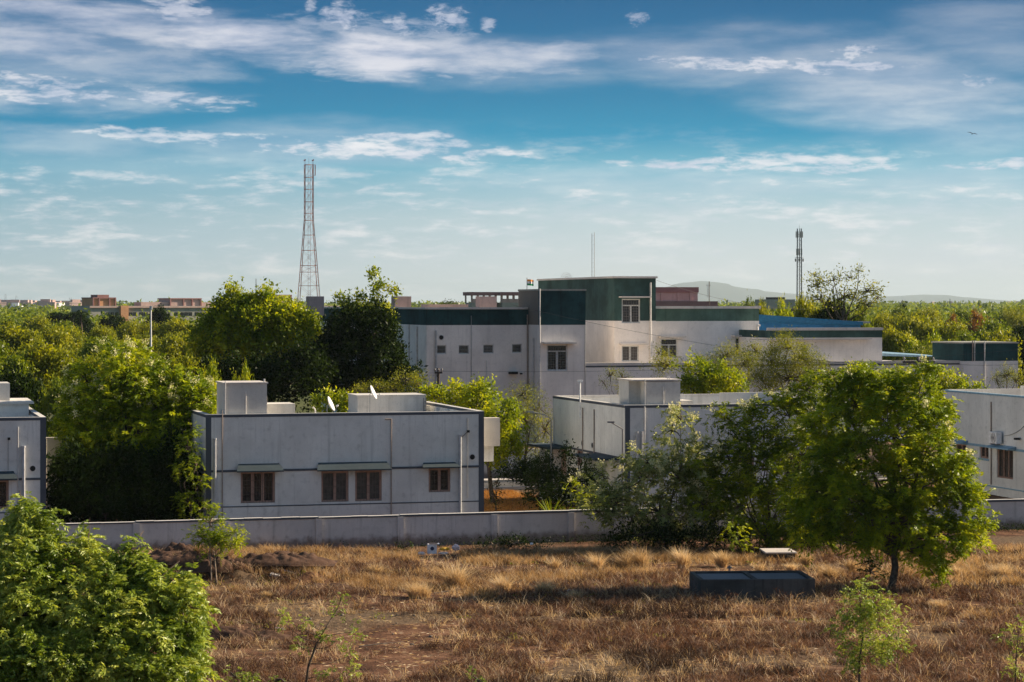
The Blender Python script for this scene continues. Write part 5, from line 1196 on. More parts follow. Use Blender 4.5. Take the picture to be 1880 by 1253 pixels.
tree('white flowering tree with sprawling branches in front of the house with the long side wall', 'tree', 'flowering_tree', 1225, 1008, 91.2,
     [(1235, 790, 30, 24, 0), (1195, 850, 40, 26), (1275, 840, 30, 34), (1250, 880, 60, 40), (1180, 880, 46, 26, -.3), (1130, 925, 48, 30), (1210, 940, 70, 36), (1290, 930, 50, 46), (1110, 880, 20, 16, -.2), (1250, 770, 26, 14), (1160, 950, 50, 24), (1240, 985, 60, 22), (1080, 900, 18, 14), (1100, 940, 30, 14)],
     'leaf_silver', 'pinnate', den=4.6, rc=.40, nr=8, nl=6, Lr=.30, Ll=.13, tr=.06, twigs=150, flowers=.5, stems=4, sprig=.22, bark='bark', inner=.3, tw=.024)
tree('broad white flowering tree filling the gap between the left edge house and the middle house', 'tree', 'flowering_tree', 235, 960, 101,
     [(240, 705, 58, 40, 0), (190, 740, 60, 38), (150, 780, 44, 30, -.5), (300, 745, 55, 34, 0), (355, 735, 36, 34, .3), (385, 760, 26, 24), (250, 790, 80, 40), (330, 800, 52, 40), (150, 825, 44, 30), (230, 830, 70, 30), (230, 660, 34, 24, .5), (310, 700, 30, 20, .5), (160, 700, 30, 24, .4)],
     'leaf_near', 'pinnate', den=4.8, rc=.5, nr=11, nl=7, Lr=.38, Ll=.17, tr=.14, twigs=130, flowers=.34, sprig=.2)
tree('dark dense undergrowth coloured as shade between the left edge house and the middle house', 'bush', 'bush', 225, 955, 97.5, [(130, 890, 36, 56), (190, 880, 60, 46), (260, 885, 60, 50), (320, 880, 44, 54), (210, 930, 90, 34), (310, 935, 50, 26)], 'leaf_dark_shade', 'simple', den=8, rc=.42, n=54, L=.2, w=.5, tr=.06, twigs=30, stems=3)  # added so its near-black leaf colour gives the deep shade here
tree('low dark bush under the broad flowering tree behind the boundary wall', 'bush', 'bush', 200, 955, 96.5, [(195, 915, 30, 26), (160, 925, 24, 20)], 'leaf_dark_shade', 'simple', den=5, rc=.35, n=30, L=.14, tr=.03, twigs=10)
tree('drooping green shrub hanging beside the left corner of the middle house', 'shrub', 'shrub', 350, 955, 96.0, [(352, 790, 14, 12), (345, 822, 12, 20), (360, 855, 12, 18), (368, 885, 11, 15), (330, 870, 10, 14), (345, 925, 22, 20)], 'leaf_near', 'pinnate', den=7, rc=.3, nr=6, nl=6, Lr=.26, Ll=.11, tr=.04, twigs=30, stems=2)
tree('lush light green tree filling the bottom left corner', 'tree', 'neem_tree', 60, 1500, 48.0,
     [(48, 950, 24, 28, .5), (20, 985, 36, 34, .4), (75, 985, 32, 28, .4), (100, 1020, 34, 26, .3), (40, 1050, 70, 46), (160, 1000, 14, 16, .5), (168, 1030, 34, 26, .4), (218, 1052, 20, 16, .5), (240, 1010, 16, 20, .5), (240, 1045, 26, 24, .4), (130, 1080, 60, 40), (215, 1095, 50, 36), (60, 1130, 90, 50, -.3), (290, 1062, 24, 20, .2), (280, 1100, 44, 34), (345, 1080, 22, 18, .2), (335, 1120, 40, 36), (180, 1150, 75, 44, -.5), (345, 1180, 32, 40), (270, 1180, 64, 44, -.5), (100, 1215, 110, 50, -.8), (240, 1240, 100, 46, -.8), (340, 1240, 36, 40), (-40, 1140, 80, 90), (20, 1260, 120, 60, -1)],
     'leaf_front', 'pinnate', den=20, rc=.25, nr=9, nl=7, Lr=.24, Ll=.11, tr=.13, twigs=220, sprig=.3, inner=.2, droop=.5)
tree('slender sapling with twin stems in front of the boundary wall at the left', 'sapling', 'sapling', 388, 1074, Dg(1074),
     [(385, 960, 22, 24), (420, 985, 26, 20), (372, 985, 24, 22), (400, 1000, 36, 18), (380, 935, 12, 14), (440, 1000, 12, 10)], 'leaf_near', 'pinnate', den=9, rc=.24, nr=7, nl=6, Lr=.20, Ll=.085, tr=.028, bark='bark_pale', twigs=40, stems=2, sprig=.2, inner=.3)
tree('leafy young tree at the lower right of the dry field', 'sapling', 'sapling', 1577, 1300, 57,
     [(1577, 1100, 30, 26), (1615, 1120, 34, 26), (1570, 1150, 38, 30), (1625, 1160, 34, 28), (1600, 1195, 40, 26), (1650, 1190, 16, 18), (1555, 1190, 20, 22), (1565, 1230, 14, 20)], 'leaf_front', 'pinnate', path=[(1577, 1300), (1578, 1215), (1584, 1170), (1580, 1120), (1578, 1090)], den=15, rc=.22, nr=6, nl=6, Lr=.17, Ll=.07, tr=.028, bark='bark', twigs=60, stems=3, sprig=.2, inner=.3)
tree('sparse dark stemmed sapling with a few leaf clumps at the bottom centre', 'sapling', 'sapling', 560, 1290, 56,
     [(620, 1122, 20, 16), (628, 1096, 8, 8), (510, 1128, 12, 10), (525, 1148, 14, 10), (565, 1142, 18, 8), (588, 1170, 12, 14), (652, 1160, 12, 14), (548, 1185, 12, 14), (615, 1180, 18, 9), (640, 1205, 10, 10), (600, 1235, 22, 16), (640, 1238, 18, 16)], 'leaf_front', 'pinnate', den=13, rc=.15, path=[(556, 1300), (566, 1225), (580, 1185), (600, 1150), (618, 1120), (628, 1098)], nr=5, nl=5, Lr=.13, Ll=.06, tr=.03, bark='bark', twigs=30, sprig=.1, inner=.3)
tree('sparse young tree half cut by the right edge at the bottom', 'sapling', 'sapling', 1862, 1300, 56, [(1872, 1150, 14, 18), (1850, 1172, 22, 12), (1868, 1205, 18, 16), (1855, 1232, 20, 14), (1895, 1170, 16, 22)], 'leaf_front', 'pinnate', path=[(1862, 1300), (1866, 1200), (1872, 1145)], den=11, rc=.18, nr=5, nl=5, Lr=.15, Ll=.065, tr=.022, twigs=30, inner=.3)
for i, (px, py, w_, lab) in enumerate([(432, 1243, 16, 'small green seedling top at the bottom edge, leftmost of the row'), (462, 1246, 10, 'small green seedling top at the bottom edge, second from the left'), (515, 1248, 16, 'small green seedling top at the bottom edge, just left of the sparse sapling'), (878, 1250, 14, 'lone green seedling top at the bottom edge right of centre')]):
    tree(lab, 'seedling', 'seedling', px, 1300, 55, [(px, py, w_, 12), (px + 3, py + 14, w_ * .8, 12)], 'leaf_front', 'pinnate', den=16, rc=.13, nr=5, nl=5, Lr=.12, Ll=.06, tr=.014, twigs=10, group='seedlings along the bottom edge')
tree('small bush at the foot of the big tree, left of its trunk', 'bush', 'bush', 1598, 1076, Dg(1076), [(1598, 1050, 24, 22)], 'leaf_dark_shade', 'pinnate', den=8, rc=.25, nr=6, nl=5, Lr=.2, Ll=.1, tr=.02, twigs=14)
for px_, lab_ in ((1170, 'dark undergrowth bush at the wall foot under the flowering tree'), (1290, 'dark undergrowth bush at the wall foot between the flowering tree and its dark neighbour'), (1520, 'dark undergrowth bush at the wall foot just left of the big tree')):
    tree(lab_, 'bush', 'bush', px_, 1010, 90.2, [(px_, 985, 46, 22), (px_ + 50, 990, 36, 20), (px_ - 40, 995, 30, 14)], 'leaf_dark_shade', 'simple', den=7, rc=.28, n=30, L=.12, w=.4, tr=.03, twigs=30, sprig=.25, stems=3)
for px_, py_, lab_ in ((1262, 1100, 'dry leafless weed standing against the left end of the trough'), (1330, 1112, 'dark dry weed in front of the trough, left one'), (1440, 1112, 'dark dry weed in front of the trough, right one'), (1512, 1096, 'dark dry weed at the right end of the trough')):
    tree(lab_, 'plant', 'dry_weed', px_, py_, Dg(py_), [(px_, py_ - 14, 14, 10), (px_ + 12, py_ - 9, 12, 8)], 'scrub', 'simple', den=16, rc=.16, n=12, L=.07, w=.3, tr=.008, twigs=40, stems=4, bark='bark_pale', sprig=.4, tw=.006)
tree('leafy climber patch on the dark wall foot left of the big tree', 'shrub', 'shrub', 1365, 1012, 88.5, [(1352, 985, 14, 20), (1372, 1000, 14, 14), (1345, 960, 8, 14)], 'leaf_near', 'pinnate', den=7, rc=.25, nr=5, nl=5, Lr=.2, Ll=.09, tr=.02, twigs=14)
# --- between and behind the houses
tree('bright green tree rising beside the right flank of the middle house', 'tree', 'leafy_tree', 905, 915, 112,
     [(845, 735, 34, 26, 4), (885, 735, 34, 28, 2), (925, 770, 34, 30), (900, 790, 44, 34, 1), (935, 812, 30, 26), (915, 835, 26, 20, -.5), (800, 728, 30, 16, 6), (880, 706, 12, 12, 3), (855, 770, 30, 30, 4)], 'leaf_mid', 'simple', den=5.5, rc=.34, n=44, L=.17, w=.5, tr=.12, twigs=60, sprig=.15)
tree('small leafy tree showing between the two satellite dishes', 'tree', 'leafy_tree', 630, 905, 122, [(640, 742, 22, 18), (610, 735, 18, 14), (660, 750, 16, 12), (585, 742, 10, 16), (625, 775, 40, 22)], 'leaf_mid', 'simple', den=5, rc=.32, n=34, L=.17, w=.5, tr=.07, twigs=30)
tree('wispy olive tree in shade left of the long side wall', 'tree', 'acacia_tree', 965, 905, 124, [(960, 725, 26, 24), (990, 750, 26, 26), (965, 775, 34, 28), (1000, 790, 22, 30), (985, 820, 30, 22), (940, 745, 14, 24)], 'leaf_olive', 'simple', den=4.4, rc=.36, n=40, L=.10, w=.3, tr=.07, twigs=90, inner=.35, sprig=.25)
tree('dark green bush along the pinkish garden wall', 'bush', 'bush', 965, 900, 122, [(940, 862, 34, 18), (985, 862, 38, 24), (1010, 850, 20, 30), (1010, 885, 34, 18), (960, 880, 30, 10)], 'leaf_dark_shade', 'simple', den=6, rc=.35, n=34, L=.14, tr=.04, twigs=16)
tree('thin dark shrub standing on the sunny lawn beside the middle house', 'shrub', 'shrub', 913, 940, 106, [(913, 885, 11, 16), (910, 912, 14, 18)], 'leaf_dark_shade', 'simple', den=8, rc=.25, n=16, L=.10, tr=.025, twigs=30, stems=3)
tree('leafy shrub against the long side wall beside its porch', 'shrub', 'shrub', 1050, 935, 104, [(1042, 850, 12, 30), (1072, 862, 18, 22), (1055, 885, 34, 22), (1030, 905, 40, 22), (1088, 890, 26, 24), (1060, 925, 50, 20), (1110, 920, 34, 24)], 'leaf_dark_shade', 'simple', den=7, rc=.3, n=26, L=.13, tr=.04, twigs=30, stems=2)
tree('low flowering bush just behind the boundary wall at the foot of the flowering tree', 'bush', 'bush', 1075, 948, 96, [(1060, 898, 20, 14), (1085, 918, 26, 18), (1110, 935, 24, 14)], 'leaf_near', 'pinnate', den=6, rc=.3, nr=6, nl=5, Lr=.22, Ll=.1, tr=.03, twigs=24, flowers=.15)
tree('dark shrub screening the porch pillar at the far end of the long side wall', 'shrub', 'shrub', 1004, 930, 106, [(1002, 860, 22, 22), (985, 885, 24, 20), (1018, 890, 26, 24), (1000, 915, 40, 18)], 'leaf_dark_shade', 'simple', den=8, rc=.3, n=34, L=.13, tr=.03, twigs=30, sprig=.2, stems=2)
def strap_plant(px, D, label, h=1.5, n=46):
    r = np.random.default_rng(int(px)); p = Gp(px, D); root = empty('strap_leaf_plant', p, 0, label, 'plant'); v = []; f = []
    for i in range(n):
        an = r.random() * 6.28; le = h * (.6 + .5 * r.random()); out = le * (.25 + .5 * r.random()); wd = .035
        d = np.array([math.cos(an), math.sin(an), 0]); s = np.array([-d[1], d[0], 0]); b = len(v)
        for t in (0, .35, .7, 1.0):
            c = d * (out * t * t + .05) + np.array([0, 0, le * (t - .35 * t * t * (out / le))]); ww = wd * (1 - t * .9); v += [c - s * ww, c + s * ww]
        for j in range(3): f.append((b + 2 * j, b + 2 * j + 1, b + 2 * j + 3, b + 2 * j + 2))
    npmesh('leaves', np.array(v), np.array(f), M['leaf_near'], root, r.random(len(f)))
strap_plant(1012, 99.5, 'clump of long strap leaves behind the boundary wall near the street side')
strap_plant(1040, 101, 'shorter clump of strap leaves nearest the long side wall', 1.1, 30)
tree('bright bushy tree behind the roof tank of the side wall house', 'tree', 'leafy_tree', 1300, 880, 131, [(1285, 690, 32, 28), (1270, 715, 26, 24), (1325, 700, 26, 26), (1350, 710, 26, 20), (1310, 730, 50, 22)], 'leaf_mid', 'simple', den=5, rc=.36, n=44, L=.17, w=.5, tr=.1, twigs=50, sprig=.12)
tree('wispy small acacia left of the roof tank against the white wall', 'tree', 'acacia_tree', 1135, 870, 136, [(1120, 690, 18, 12), (1145, 695, 14, 14), (1110, 705, 12, 8), (1140, 715, 12, 14)], 'leaf_olive', 'simple', den=6, rc=.30, n=26, L=.10, w=.3, tr=.045, twigs=60, sprig=.3, inner=.35)
tree('feathery olive tree in front of the terrace wall, left of two', 'tree', 'acacia_tree', 1335, 850, 144, [(1330, 655, 26, 20), (1295, 670, 26, 18), (1365, 670, 26, 18), (1225, 672, 30, 18), (1210, 650, 14, 12), (1340, 690, 46, 18)], 'leaf_olive', 'simple', den=5, rc=.42, n=40, L=.12, w=.3, tr=.08, twigs=120, sprig=.3, inner=.3)
tree('rounded feathery yellow olive tree in front of the white upper room', 'tree', 'acacia_tree', 1450, 850, 142, [(1445, 640, 32, 22), (1415, 665, 30, 24), (1480, 665, 34, 24), (1450, 695, 60, 28), (1510, 690, 20, 24), (1400, 700, 24, 24)], 'leaf_olive', 'simple', den=6, rc=.42, n=52, L=.12, w=.3, tr=.09, twigs=120, sprig=.25, inner=.3)
tree('feathery shrub below the right window of the white wing', 'tree', 'acacia_tree', 1375, 850, 147, [(1388, 645, 14, 16), (1375, 660, 20, 14)], 'leaf_olive', 'simple', den=6, rc=.40, n=40, L=.12, w=.3, tr=.06, twigs=50, sprig=.3)
for i, (lab, px, D, lb, mt) in enumerate([
    ('yellow green tree just left of the crossarm pole', 1590, 128, [(1580, 690, 26, 22), (1610, 705, 30, 24), (1560, 700, 22, 20), (1590, 730, 44, 24)], 'leaf_mid'),
    ('yellow green tree just right of the crossarm pole', 1725, 132, [(1712, 690, 16, 24), (1735, 700, 18, 22), (1758, 708, 20, 18), (1730, 730, 40, 20)], 'leaf_mid'),
    ('leafy tree top just above the parapet of the right edge house', 1790, 131, [(1785, 718, 20, 12), (1800, 725, 22, 12)], 'leaf_mid'),
    ('olive feathery tree left of the crossarm pole', 1640, 135, [(1640, 690, 26, 18), (1665, 700, 22, 20), (1640, 715, 36, 20)], 'leaf_olive'),
    ('dim olive bush in front of the dark tank block', 1850, 150, [(1845, 690, 22, 18), (1865, 700, 16, 16), (1830, 700, 14, 12)], 'leaf_olive'),
    ('olive bush in front of the ground floor wall below the white upper room', 1550, 150, [(1560, 695, 26, 16), (1535, 700, 20, 14)], 'leaf_olive')]):
    tree(lab, 'tree', 'leafy_tree' if mt == 'leaf_mid' else 'acacia_tree', px, 860, D, lb, mt, 'simple', den=5, rc=.36, n=36, L=.16 if mt == 'leaf_mid' else .11, w=.5 if mt == 'leaf_mid' else .3, tr=.08, twigs=50, sprig=.18)
tree('big rounded bright tree below the lattice tower', 'tree', 'leafy_tree', 470, 830, 150,
     [(480, 585, 56, 34), (420, 600, 50, 34), (540, 600, 44, 32), (385, 630, 40, 30), (440, 640, 70, 30), (520, 640, 60, 28), (580, 620, 22, 18), (428, 552, 11, 22), (487, 548, 14, 22), (405, 560, 16, 12), (520, 572, 26, 18), (450, 568, 24, 18)], 'leaf_mid', 'simple', den=4.6, rc=.50, n=46, L=.24, w=.5, tr=.2, twigs=60, sprig=.12, group=None)
tree('dark tree coloured as shade under the big rounded bright tree', 'tree', 'shade_toned_tree', 480, 840, 143, [(460, 700, 70, 40), (520, 700, 70, 40), (400, 700, 50, 36), (560, 680, 50, 40)], 'leaf_dark_shade', 'simple', den=4, rc=.5, n=44, L=.24, w=.45, tr=.2, twigs=20)  # shade under the bright crown, painted through the leaf colour
tree('very dark tree with a tall bright sprig in front of the left wing', 'tree', 'shade_toned_tree', 660, 840, 146,
     [(640, 640, 50, 44), (690, 610, 40, 44), (700, 660, 46, 40), (640, 600, 40, 30), (600, 660, 40, 40), (650, 710, 90, 36), (725, 700, 40, 30)], 'leaf_dark_shade', 'simple', den=4, rc=.5, n=44, L=.24, w=.45, tr=.2, twigs=30)  # near-black stands for shade, held in the leaf colour
tree('tall slim bright tree rising above the roof of the left wing', 'tree', 'slim_tree', 690, 840, 150,
     [(688, 505, 14, 8), (695, 530, 16, 12), (715, 536, 12, 7), (690, 560, 18, 14), (665, 550, 14, 9), (640, 552, 12, 8), (625, 548, 8, 6), (700, 585, 24, 18), (655, 575, 20, 14)], 'leaf_mid', 'simple', den=4.2, rc=.38, n=24, L=.22, w=.5, tr=.08, twigs=60, sprig=.2, inner=.3)
for lab, px, lb in (('dark olive bush at the foot of the very dark tree, right of the upper dish', 760, [(745, 700, 26, 18), (770, 705, 24, 16), (720, 715, 26, 14)]), ('grey green bush behind the upper dish', 690, [(690, 715, 30, 14), (660, 720, 24, 12)])):
    tree(lab, 'bush', 'bush', px, 860, 136, lb, 'leaf_olive', 'simple', den=5, rc=.35, n=30, L=.12, w=.35, tr=.05, twigs=40, sprig=.2)
tree('tall airy half bare tree on the skyline right of the telecom tower', 'tree', 'airy_tree', 1545, 800, 205,
     [(1500, 525, 22, 14), (1530, 515, 20, 10), (1560, 510, 18, 8), (1577, 497, 12, 6), (1590, 535, 26, 12), (1610, 548, 12, 8), (1550, 545, 36, 16), (1505, 550, 24, 14), (1590, 560, 24, 16), (1495, 505, 8, 6)], 'leaf_olive', 'simple', den=1.7, rc=.6, n=18, L=.22, w=.45, tr=.16, twigs=170, sprig=.35, inner=.3, tw=.035)
# --- groves: a few trees of each kind, then copies
def proto_tree(name, cat, mat, seed, n, L, w, den=1.5, rc=.7, h=8.0, sprig=.15, dark=False):
    r = np.random.default_rng(seed); lobes = [((0, 0, h * .60), (2.7, 2.7, h * .30))]
    for k in range(7):
        an = k * .9 + r.random(); rr = 1.6 + 1.4 * r.random(); lobes.append(((math.cos(an) * rr, math.sin(an) * rr, h * (.42 + .38 * r.random())), (1.3 + r.random() * .6, 1.3 + r.random() * .6, h * (.12 + .06 * r.random()))))
    lobes += [((.6, -.3, h * .85), (1.3, 1.3, h * .13)), ((0, 0, h * .3), (2.9, 2.9, h * .2))]
    C, O = lobe_clusters(lobes, den, r, sprig, .12, .5); ok = (C[:, 2] > .3); C, O = C[ok], O[ok]
    C[:, 2] *= h / max(C[:, 2].max() + .3, 1)
    root = empty(name, (0, 0, 0), 0, 'x', cat)
    limbs(np.zeros(3), lobes[:6], C, r, .16, 24, tw=.03).build('trunk', M['bark'], root, smooth=True, recalc=False)
    add_crown('crown', crown_simple(C, O, rc, n, L, w, r), M[mat], root, (0, 0, 0), n, r); return root
PR = {}
for key, nm, mat, a in (('A', 'grove_tree', 'leaf_far', (11, 34, .34, .5)), ('B', 'grove_tree', 'leaf_far', (12, 30, .40, .5)), ('C', 'grove_tree', 'leaf_far2', (13, 34, .36, .5)), ('D', 'shade_toned_tree', 'leaf_dark_shade', (14, 34, .40, .5)), ('R', 'rusty_tree', 'leaf_rust', (15, 28, .34, .5)), ('O', 'acacia_tree', 'leaf_olive', (16, 44, .20, .4)), ('E', 'grove_tree', 'leaf_mid', (17, 30, .36, .5))):
    PR[key] = [proto_tree(nm, 'tree', mat, *a), False]
def grove(key, px, pyt, D, wpx, label, group='trees of the grove'):
    p = Gp(px, D); H = CH - (pyt - HY) / F * D; wd = wpx * D / F; s = (wd / 8.2, wd / 8.2, H / 8.0); rz = random.random() * 6.28
    o, used = PR[key]
    if not used: PR[key][1] = True; o.location = p; o.rotation_euler = (0, 0, rz); o.scale = s; o['label'] = label; o['group'] = group
    else: o = copy_thing(o, p, rz, s, label); o['group'] = group
GL = 'trees of the left grove'; GR = 'trees of the right grove'
for a in [
 ('C', 20, 585, 380, 90, 'far green tree at the left edge below the far city'), ('A', 70, 582, 360, 80, 'far yellow green tree just left of the faint reddish mast'),
 ('D', 145, 575, 430, 62, 'dark tree clump just left of the distant hostel'), ('C', 120, 592, 330, 70, 'green tree under the faint reddish mast'), ('D', 215, 580, 420, 60, 'dim rounded tree hiding the lower left of the distant hostel'),
 ('D', 290, 565, 400, 52, 'dark tree covering the middle windows of the distant hostel'), ('A', 250, 590, 330, 90, 'yellow green tree left of the thin pale pole'), ('B', 330, 586, 330, 90, 'yellow green tree right of the thin pale pole'), ('O', 385, 592, 330, 60, 'olive tree below the right windows of the distant hostel'), ('A', 190, 600, 290, 80, 'low tree in front of the dark clump by the hostel'),
 ('B', 20, 598, 240, 130, 'broad grove tree at the left edge, middle row'), ('A', 110, 600, 250, 120, 'broad grove tree in the middle row above the flowering tree'), ('C', 180, 622, 225, 110, 'grove tree in the middle row under the hostel corner'), ('B', 255, 615, 240, 110, 'grove tree in the middle row at the pale pole'), ('A', 330, 612, 230, 110, 'grove tree in the middle row left of the big rounded tree'),
 ('C', -10, 630, 175, 130, 'deep green tree at the left edge, front row'), ('B', 80, 632, 180, 140, 'bright grove tree in the front row above the left edge house'), ('A', 165, 655, 165, 120, 'bright grove tree in the front row above the left flowers'), ('C', 250, 650, 172, 120, 'deep green grove tree in the front row behind the flowers'), ('B', 335, 655, 160, 110, 'bright grove tree in the front row behind the right flowers'), ('E', 385, 665, 135, 60, 'fresh green tree just above the roof tank of the middle house'), ('E', 450, 672, 130, 50, 'fresh green tree top right of the roof tank of the middle house'),
 ('D', 40, 685, 135, 120, 'dark shaded tree behind the roof of the left edge house'), ('C', 110, 700, 128, 90, 'dark green tree between the left roof and the flowers')]:
    grove(*a, group=GL)
for a in [
 ('C', 1375, 552, 260, 36, 'small tree top at the corner of the right wing roof'), ('B', 1400, 556, 250, 40, 'tree top just behind the left end of the blue shed'), ('E', 1440, 553, 215, 60, 'bright tree top under the telecom tower'), ('B', 1480, 548, 212, 70, 'yellow green tree top right under the telecom tower'), ('D', 1535, 552, 210, 80, 'dark tree top behind the middle of the blue shed'), ('C', 1580, 568, 208, 60, 'green tree top behind the low end of the blue shed'),
 ('C', 1650, 566, 420, 80, 'far green tree on the skyline, left part of the right grove'), ('A', 1705, 567, 400, 80, 'far yellow green tree on the skyline below the faint mast'), ('D', 1655, 560, 430, 26, 'small dark pointed tree on the right skyline'), ('C', 1765, 570, 410, 80, 'far green tree on the skyline left of the rusty trees'), ('C', 1860, 566, 420, 90, 'far green tree on the skyline at the right edge'),
 ('R', 1795, 573, 340, 62, 'rusty orange tree on the right, larger one'), ('R', 1750, 579, 330, 46, 'rusty orange tree on the right, smaller one'), ('O', 1870, 562, 330, 70, 'olive feathery tree at the right edge skyline'),
 ('A', 1630, 575, 290, 90, 'yellow green tree beside the end of the blue shed'), ('B', 1690, 580, 280, 100, 'yellow green tree, second from the blue shed'), ('A', 1750, 592, 260, 90, 'yellow green tree below the smaller rusty tree'), ('C', 1820, 590, 270, 100, 'green tree below the larger rusty tree'), ('D', 1875, 598, 250, 80, 'dark olive tree at the right edge behind the tank block'),
 ('B', 1645, 605, 215, 90, 'yellow green tree rising right of the white upper room'), ('E', 1710, 612, 205, 90, 'bright tree above the pale metal awning'), ('O', 1725, 628, 195, 90, 'feathery olive tree left of the dark tank block'), ('C', 1770, 612, 215, 80, 'green tree just behind the dark tank block, left one'), ('B', 1830, 608, 225, 80, 'green tree just behind the dark tank block, right one')]:
    grove(*a, group=GR)
# palms far left
def palm(px, pyt, D, label):
    p = Gp(px, D); H = Wp(px, pyt, D).z; r = np.random.default_rng(int(px)); root = empty('palm_tree', p, 0, label, 'palm tree', 'far palms by the hostel')
    mb = MB(); mb.tube([(0, 0, 0), (.2, 0, H * .5), (0, 0, H * .86)], [.28, .2, .18], 6); mb.build('trunk', M['bark'], root)
    n = 14; c = []; d = []
    for k in range(n):
        an = k * 6.28 / n + r.random() * .3; el = r.uniform(-.1, 1.0)
        for t in np.linspace(.1, 1, 9):
            for s_ in (-1, 1): c.append((math.cos(an) * 2.2 * t * math.cos(el * .6) , math.sin(an) * 2.2 * t, H * .86 + 2.2 * t * math.sin(el) - 1.6 * t * t)); d.append((math.cos(an) - s_ * math.sin(an), math.sin(an) + s_ * math.cos(an), -.8))
    v = leaf_quads(np.array(c), np.array(d), .9, .2, r); add_crown('crown', v, M['leaf_dark_shade'], root, (0, 0, 0), 18, r)
for px, py, l in ((118, 571, 'far dark palm, leftmost of the palms left of the hostel'), (133, 567, 'far dark palm, second of the palms left of the hostel'), (148, 566, 'far dark palm, third of the palms left of the hostel'), (100, 572, 'far dark palm standing apart at the edge of the far city'), (107, 569, 'far dark palm right beside the one standing apart')): palm(px, py, 420, l)
# the far off wood as one mass
def far_wood():
    r = np.random.default_rng(5); C = []
    N = 26000; D = 480 * (4200 / 480) ** r.random(N); px = r.uniform(-60, 1940, N); keep = ~((px < 200) & (D > 1100) & (r.random(N) < .75)); D, px = D[keep], px[keep]
    M_ = 15000; D2 = 150 * (1500 / 150) ** r.random(M_); p2 = np.where(r.random(M_) < .5, r.uniform(-1300, -50, M_), r.uniform(1930, 3000, M_)); D = np.concatenate([D, D2]); px = np.concatenate([px, p2])
    z = r.random(len(D)) * 5.5 + 1 + 1.2 * np.sin(px * .05 + D * .01); s = np.clip(D / 420, .55, 6)
    c = np.stack([(px - CX) / F * D, D, z], 1); cc = np.repeat(c, 5, 0) + r.normal(size=(len(c) * 5, 3)) * np.repeat(s, 5)[:, None] * np.array([1, 1, .5]) * .8
    Ls = np.repeat(s, 5) * .9; v = leaf_quads(cc, r.normal(size=cc.shape), Ls, Ls * .6, r); n = len(v) // 4
    o = npmesh('far_woodland', v, np.arange(n * 4).reshape(-1, 4), M['leaf_far2'], None, r.random(n)); tag(o, 'dull green far off woodland between the grove and the hills', 'woodland', None, 'stuff')
far_wood()
# weed fringe on the roof edge of the left wing
tree('thin weedy plants along the back edge of the left wing roof', 'plant', 'roof_weeds', 825, 560, 196, [(815, 557, 10, 3), (835, 557, 12, 3), (825, 556, 6, 3)], 'leaf_dark_shade', 'simple', den=6, rc=.2, n=12, L=.14, tr=.02, twigs=8, zb=8.9)

# ------------------------------------------------------------ dry grass
def blades(P, h, wd, bend, r, curl=.5):
    """thin curved blades, two quads each"""
    n = len(P); an = r.random(n) * 6.283; d = np.stack([np.cos(an), np.sin(an), np.zeros(n)], 1); fa = r.random(n) * 6.283; s = np.stack([np.cos(fa), np.sin(fa), np.zeros(n)], 1)
    b = bend * (.4 + 1.2 * r.random(n)); v = np.empty((n, 6, 3)); h = np.broadcast_to(h, n); w_ = np.broadcast_to(wd, n)
    for j, (t, ww) in enumerate(((0, 1), (.5, .85), (1, .18))):
        c = P + d * (h * b * t ** 1.8)[:, None]; c[:, 2] += h * (t - curl * b * t * t * .6); v[:, 2 * j] = c - s * (w_ * ww / 2)[:, None]; v[:, 2 * j + 1] = c + s * (w_ * ww / 2)[:, None]
    base = np.arange(n)[:, None] * 6; q = np.stack([base + [0, 1, 3, 2], base + [2, 3, 5, 4]], 1).reshape(-1, 4)
    return v.reshape(-1, 3), q, np.repeat(r.random(n), 2)
gzv = np.vectorize(gz, otypes=[float])
# height lookup grid for speed
_gx = np.arange(-34, 34, .2); _gy = np.arange(44, 92, .2); _gg = np.array([[gz(x, y) for x in _gx] for y in _gy])
_nn = np.array([[mnoise.noise(Vector((x * .22, y * .3, 9))) + .5 * mnoise.noise(Vector((x * .8, y * 1.0, 4))) for x in _gx] for y in _gy])
def look(A, x, y): return A[np.clip(((y - 44) / .2).astype(int), 0, len(_gy) - 1), np.clip(((x + 34) / .2).astype(int), 0, len(_gx) - 1)]
def scatter(n, r, y0=52, y1=91.5, pw=1.0):
    y = y0 + (y1 - y0) * r.random(n) ** pw; x = (r.random(n) * 2 - 1) * (y * .2186 + 1.2); return x, y
BARE = [(700, 1165, 150, 60), (760, 1215, 130, 32), (640, 1230, 150, 22), (1300, 1045, 170, 8), (600, 1145, 200, 18), (1480, 1040, 80, 5)]
def bare(x, y):
    px = x / y * F + CX; py = HY + CH * F / y; b = np.zeros(len(x))
    for cx, cy, rx, ry in BARE: b = np.maximum(b, 1.2 - ((px - cx) / rx) ** 2 - ((py - cy) / ry) ** 2)
    return b
def lit(x, y):
    px = x / y * F + CX; py = HY + CH * F / y
    return ((px > 765) & (px < 850) & (py > 1012) & (py < 1040)) | ((px > 1262) & (px < 1500) & (py > 1050) & (py < 1108))
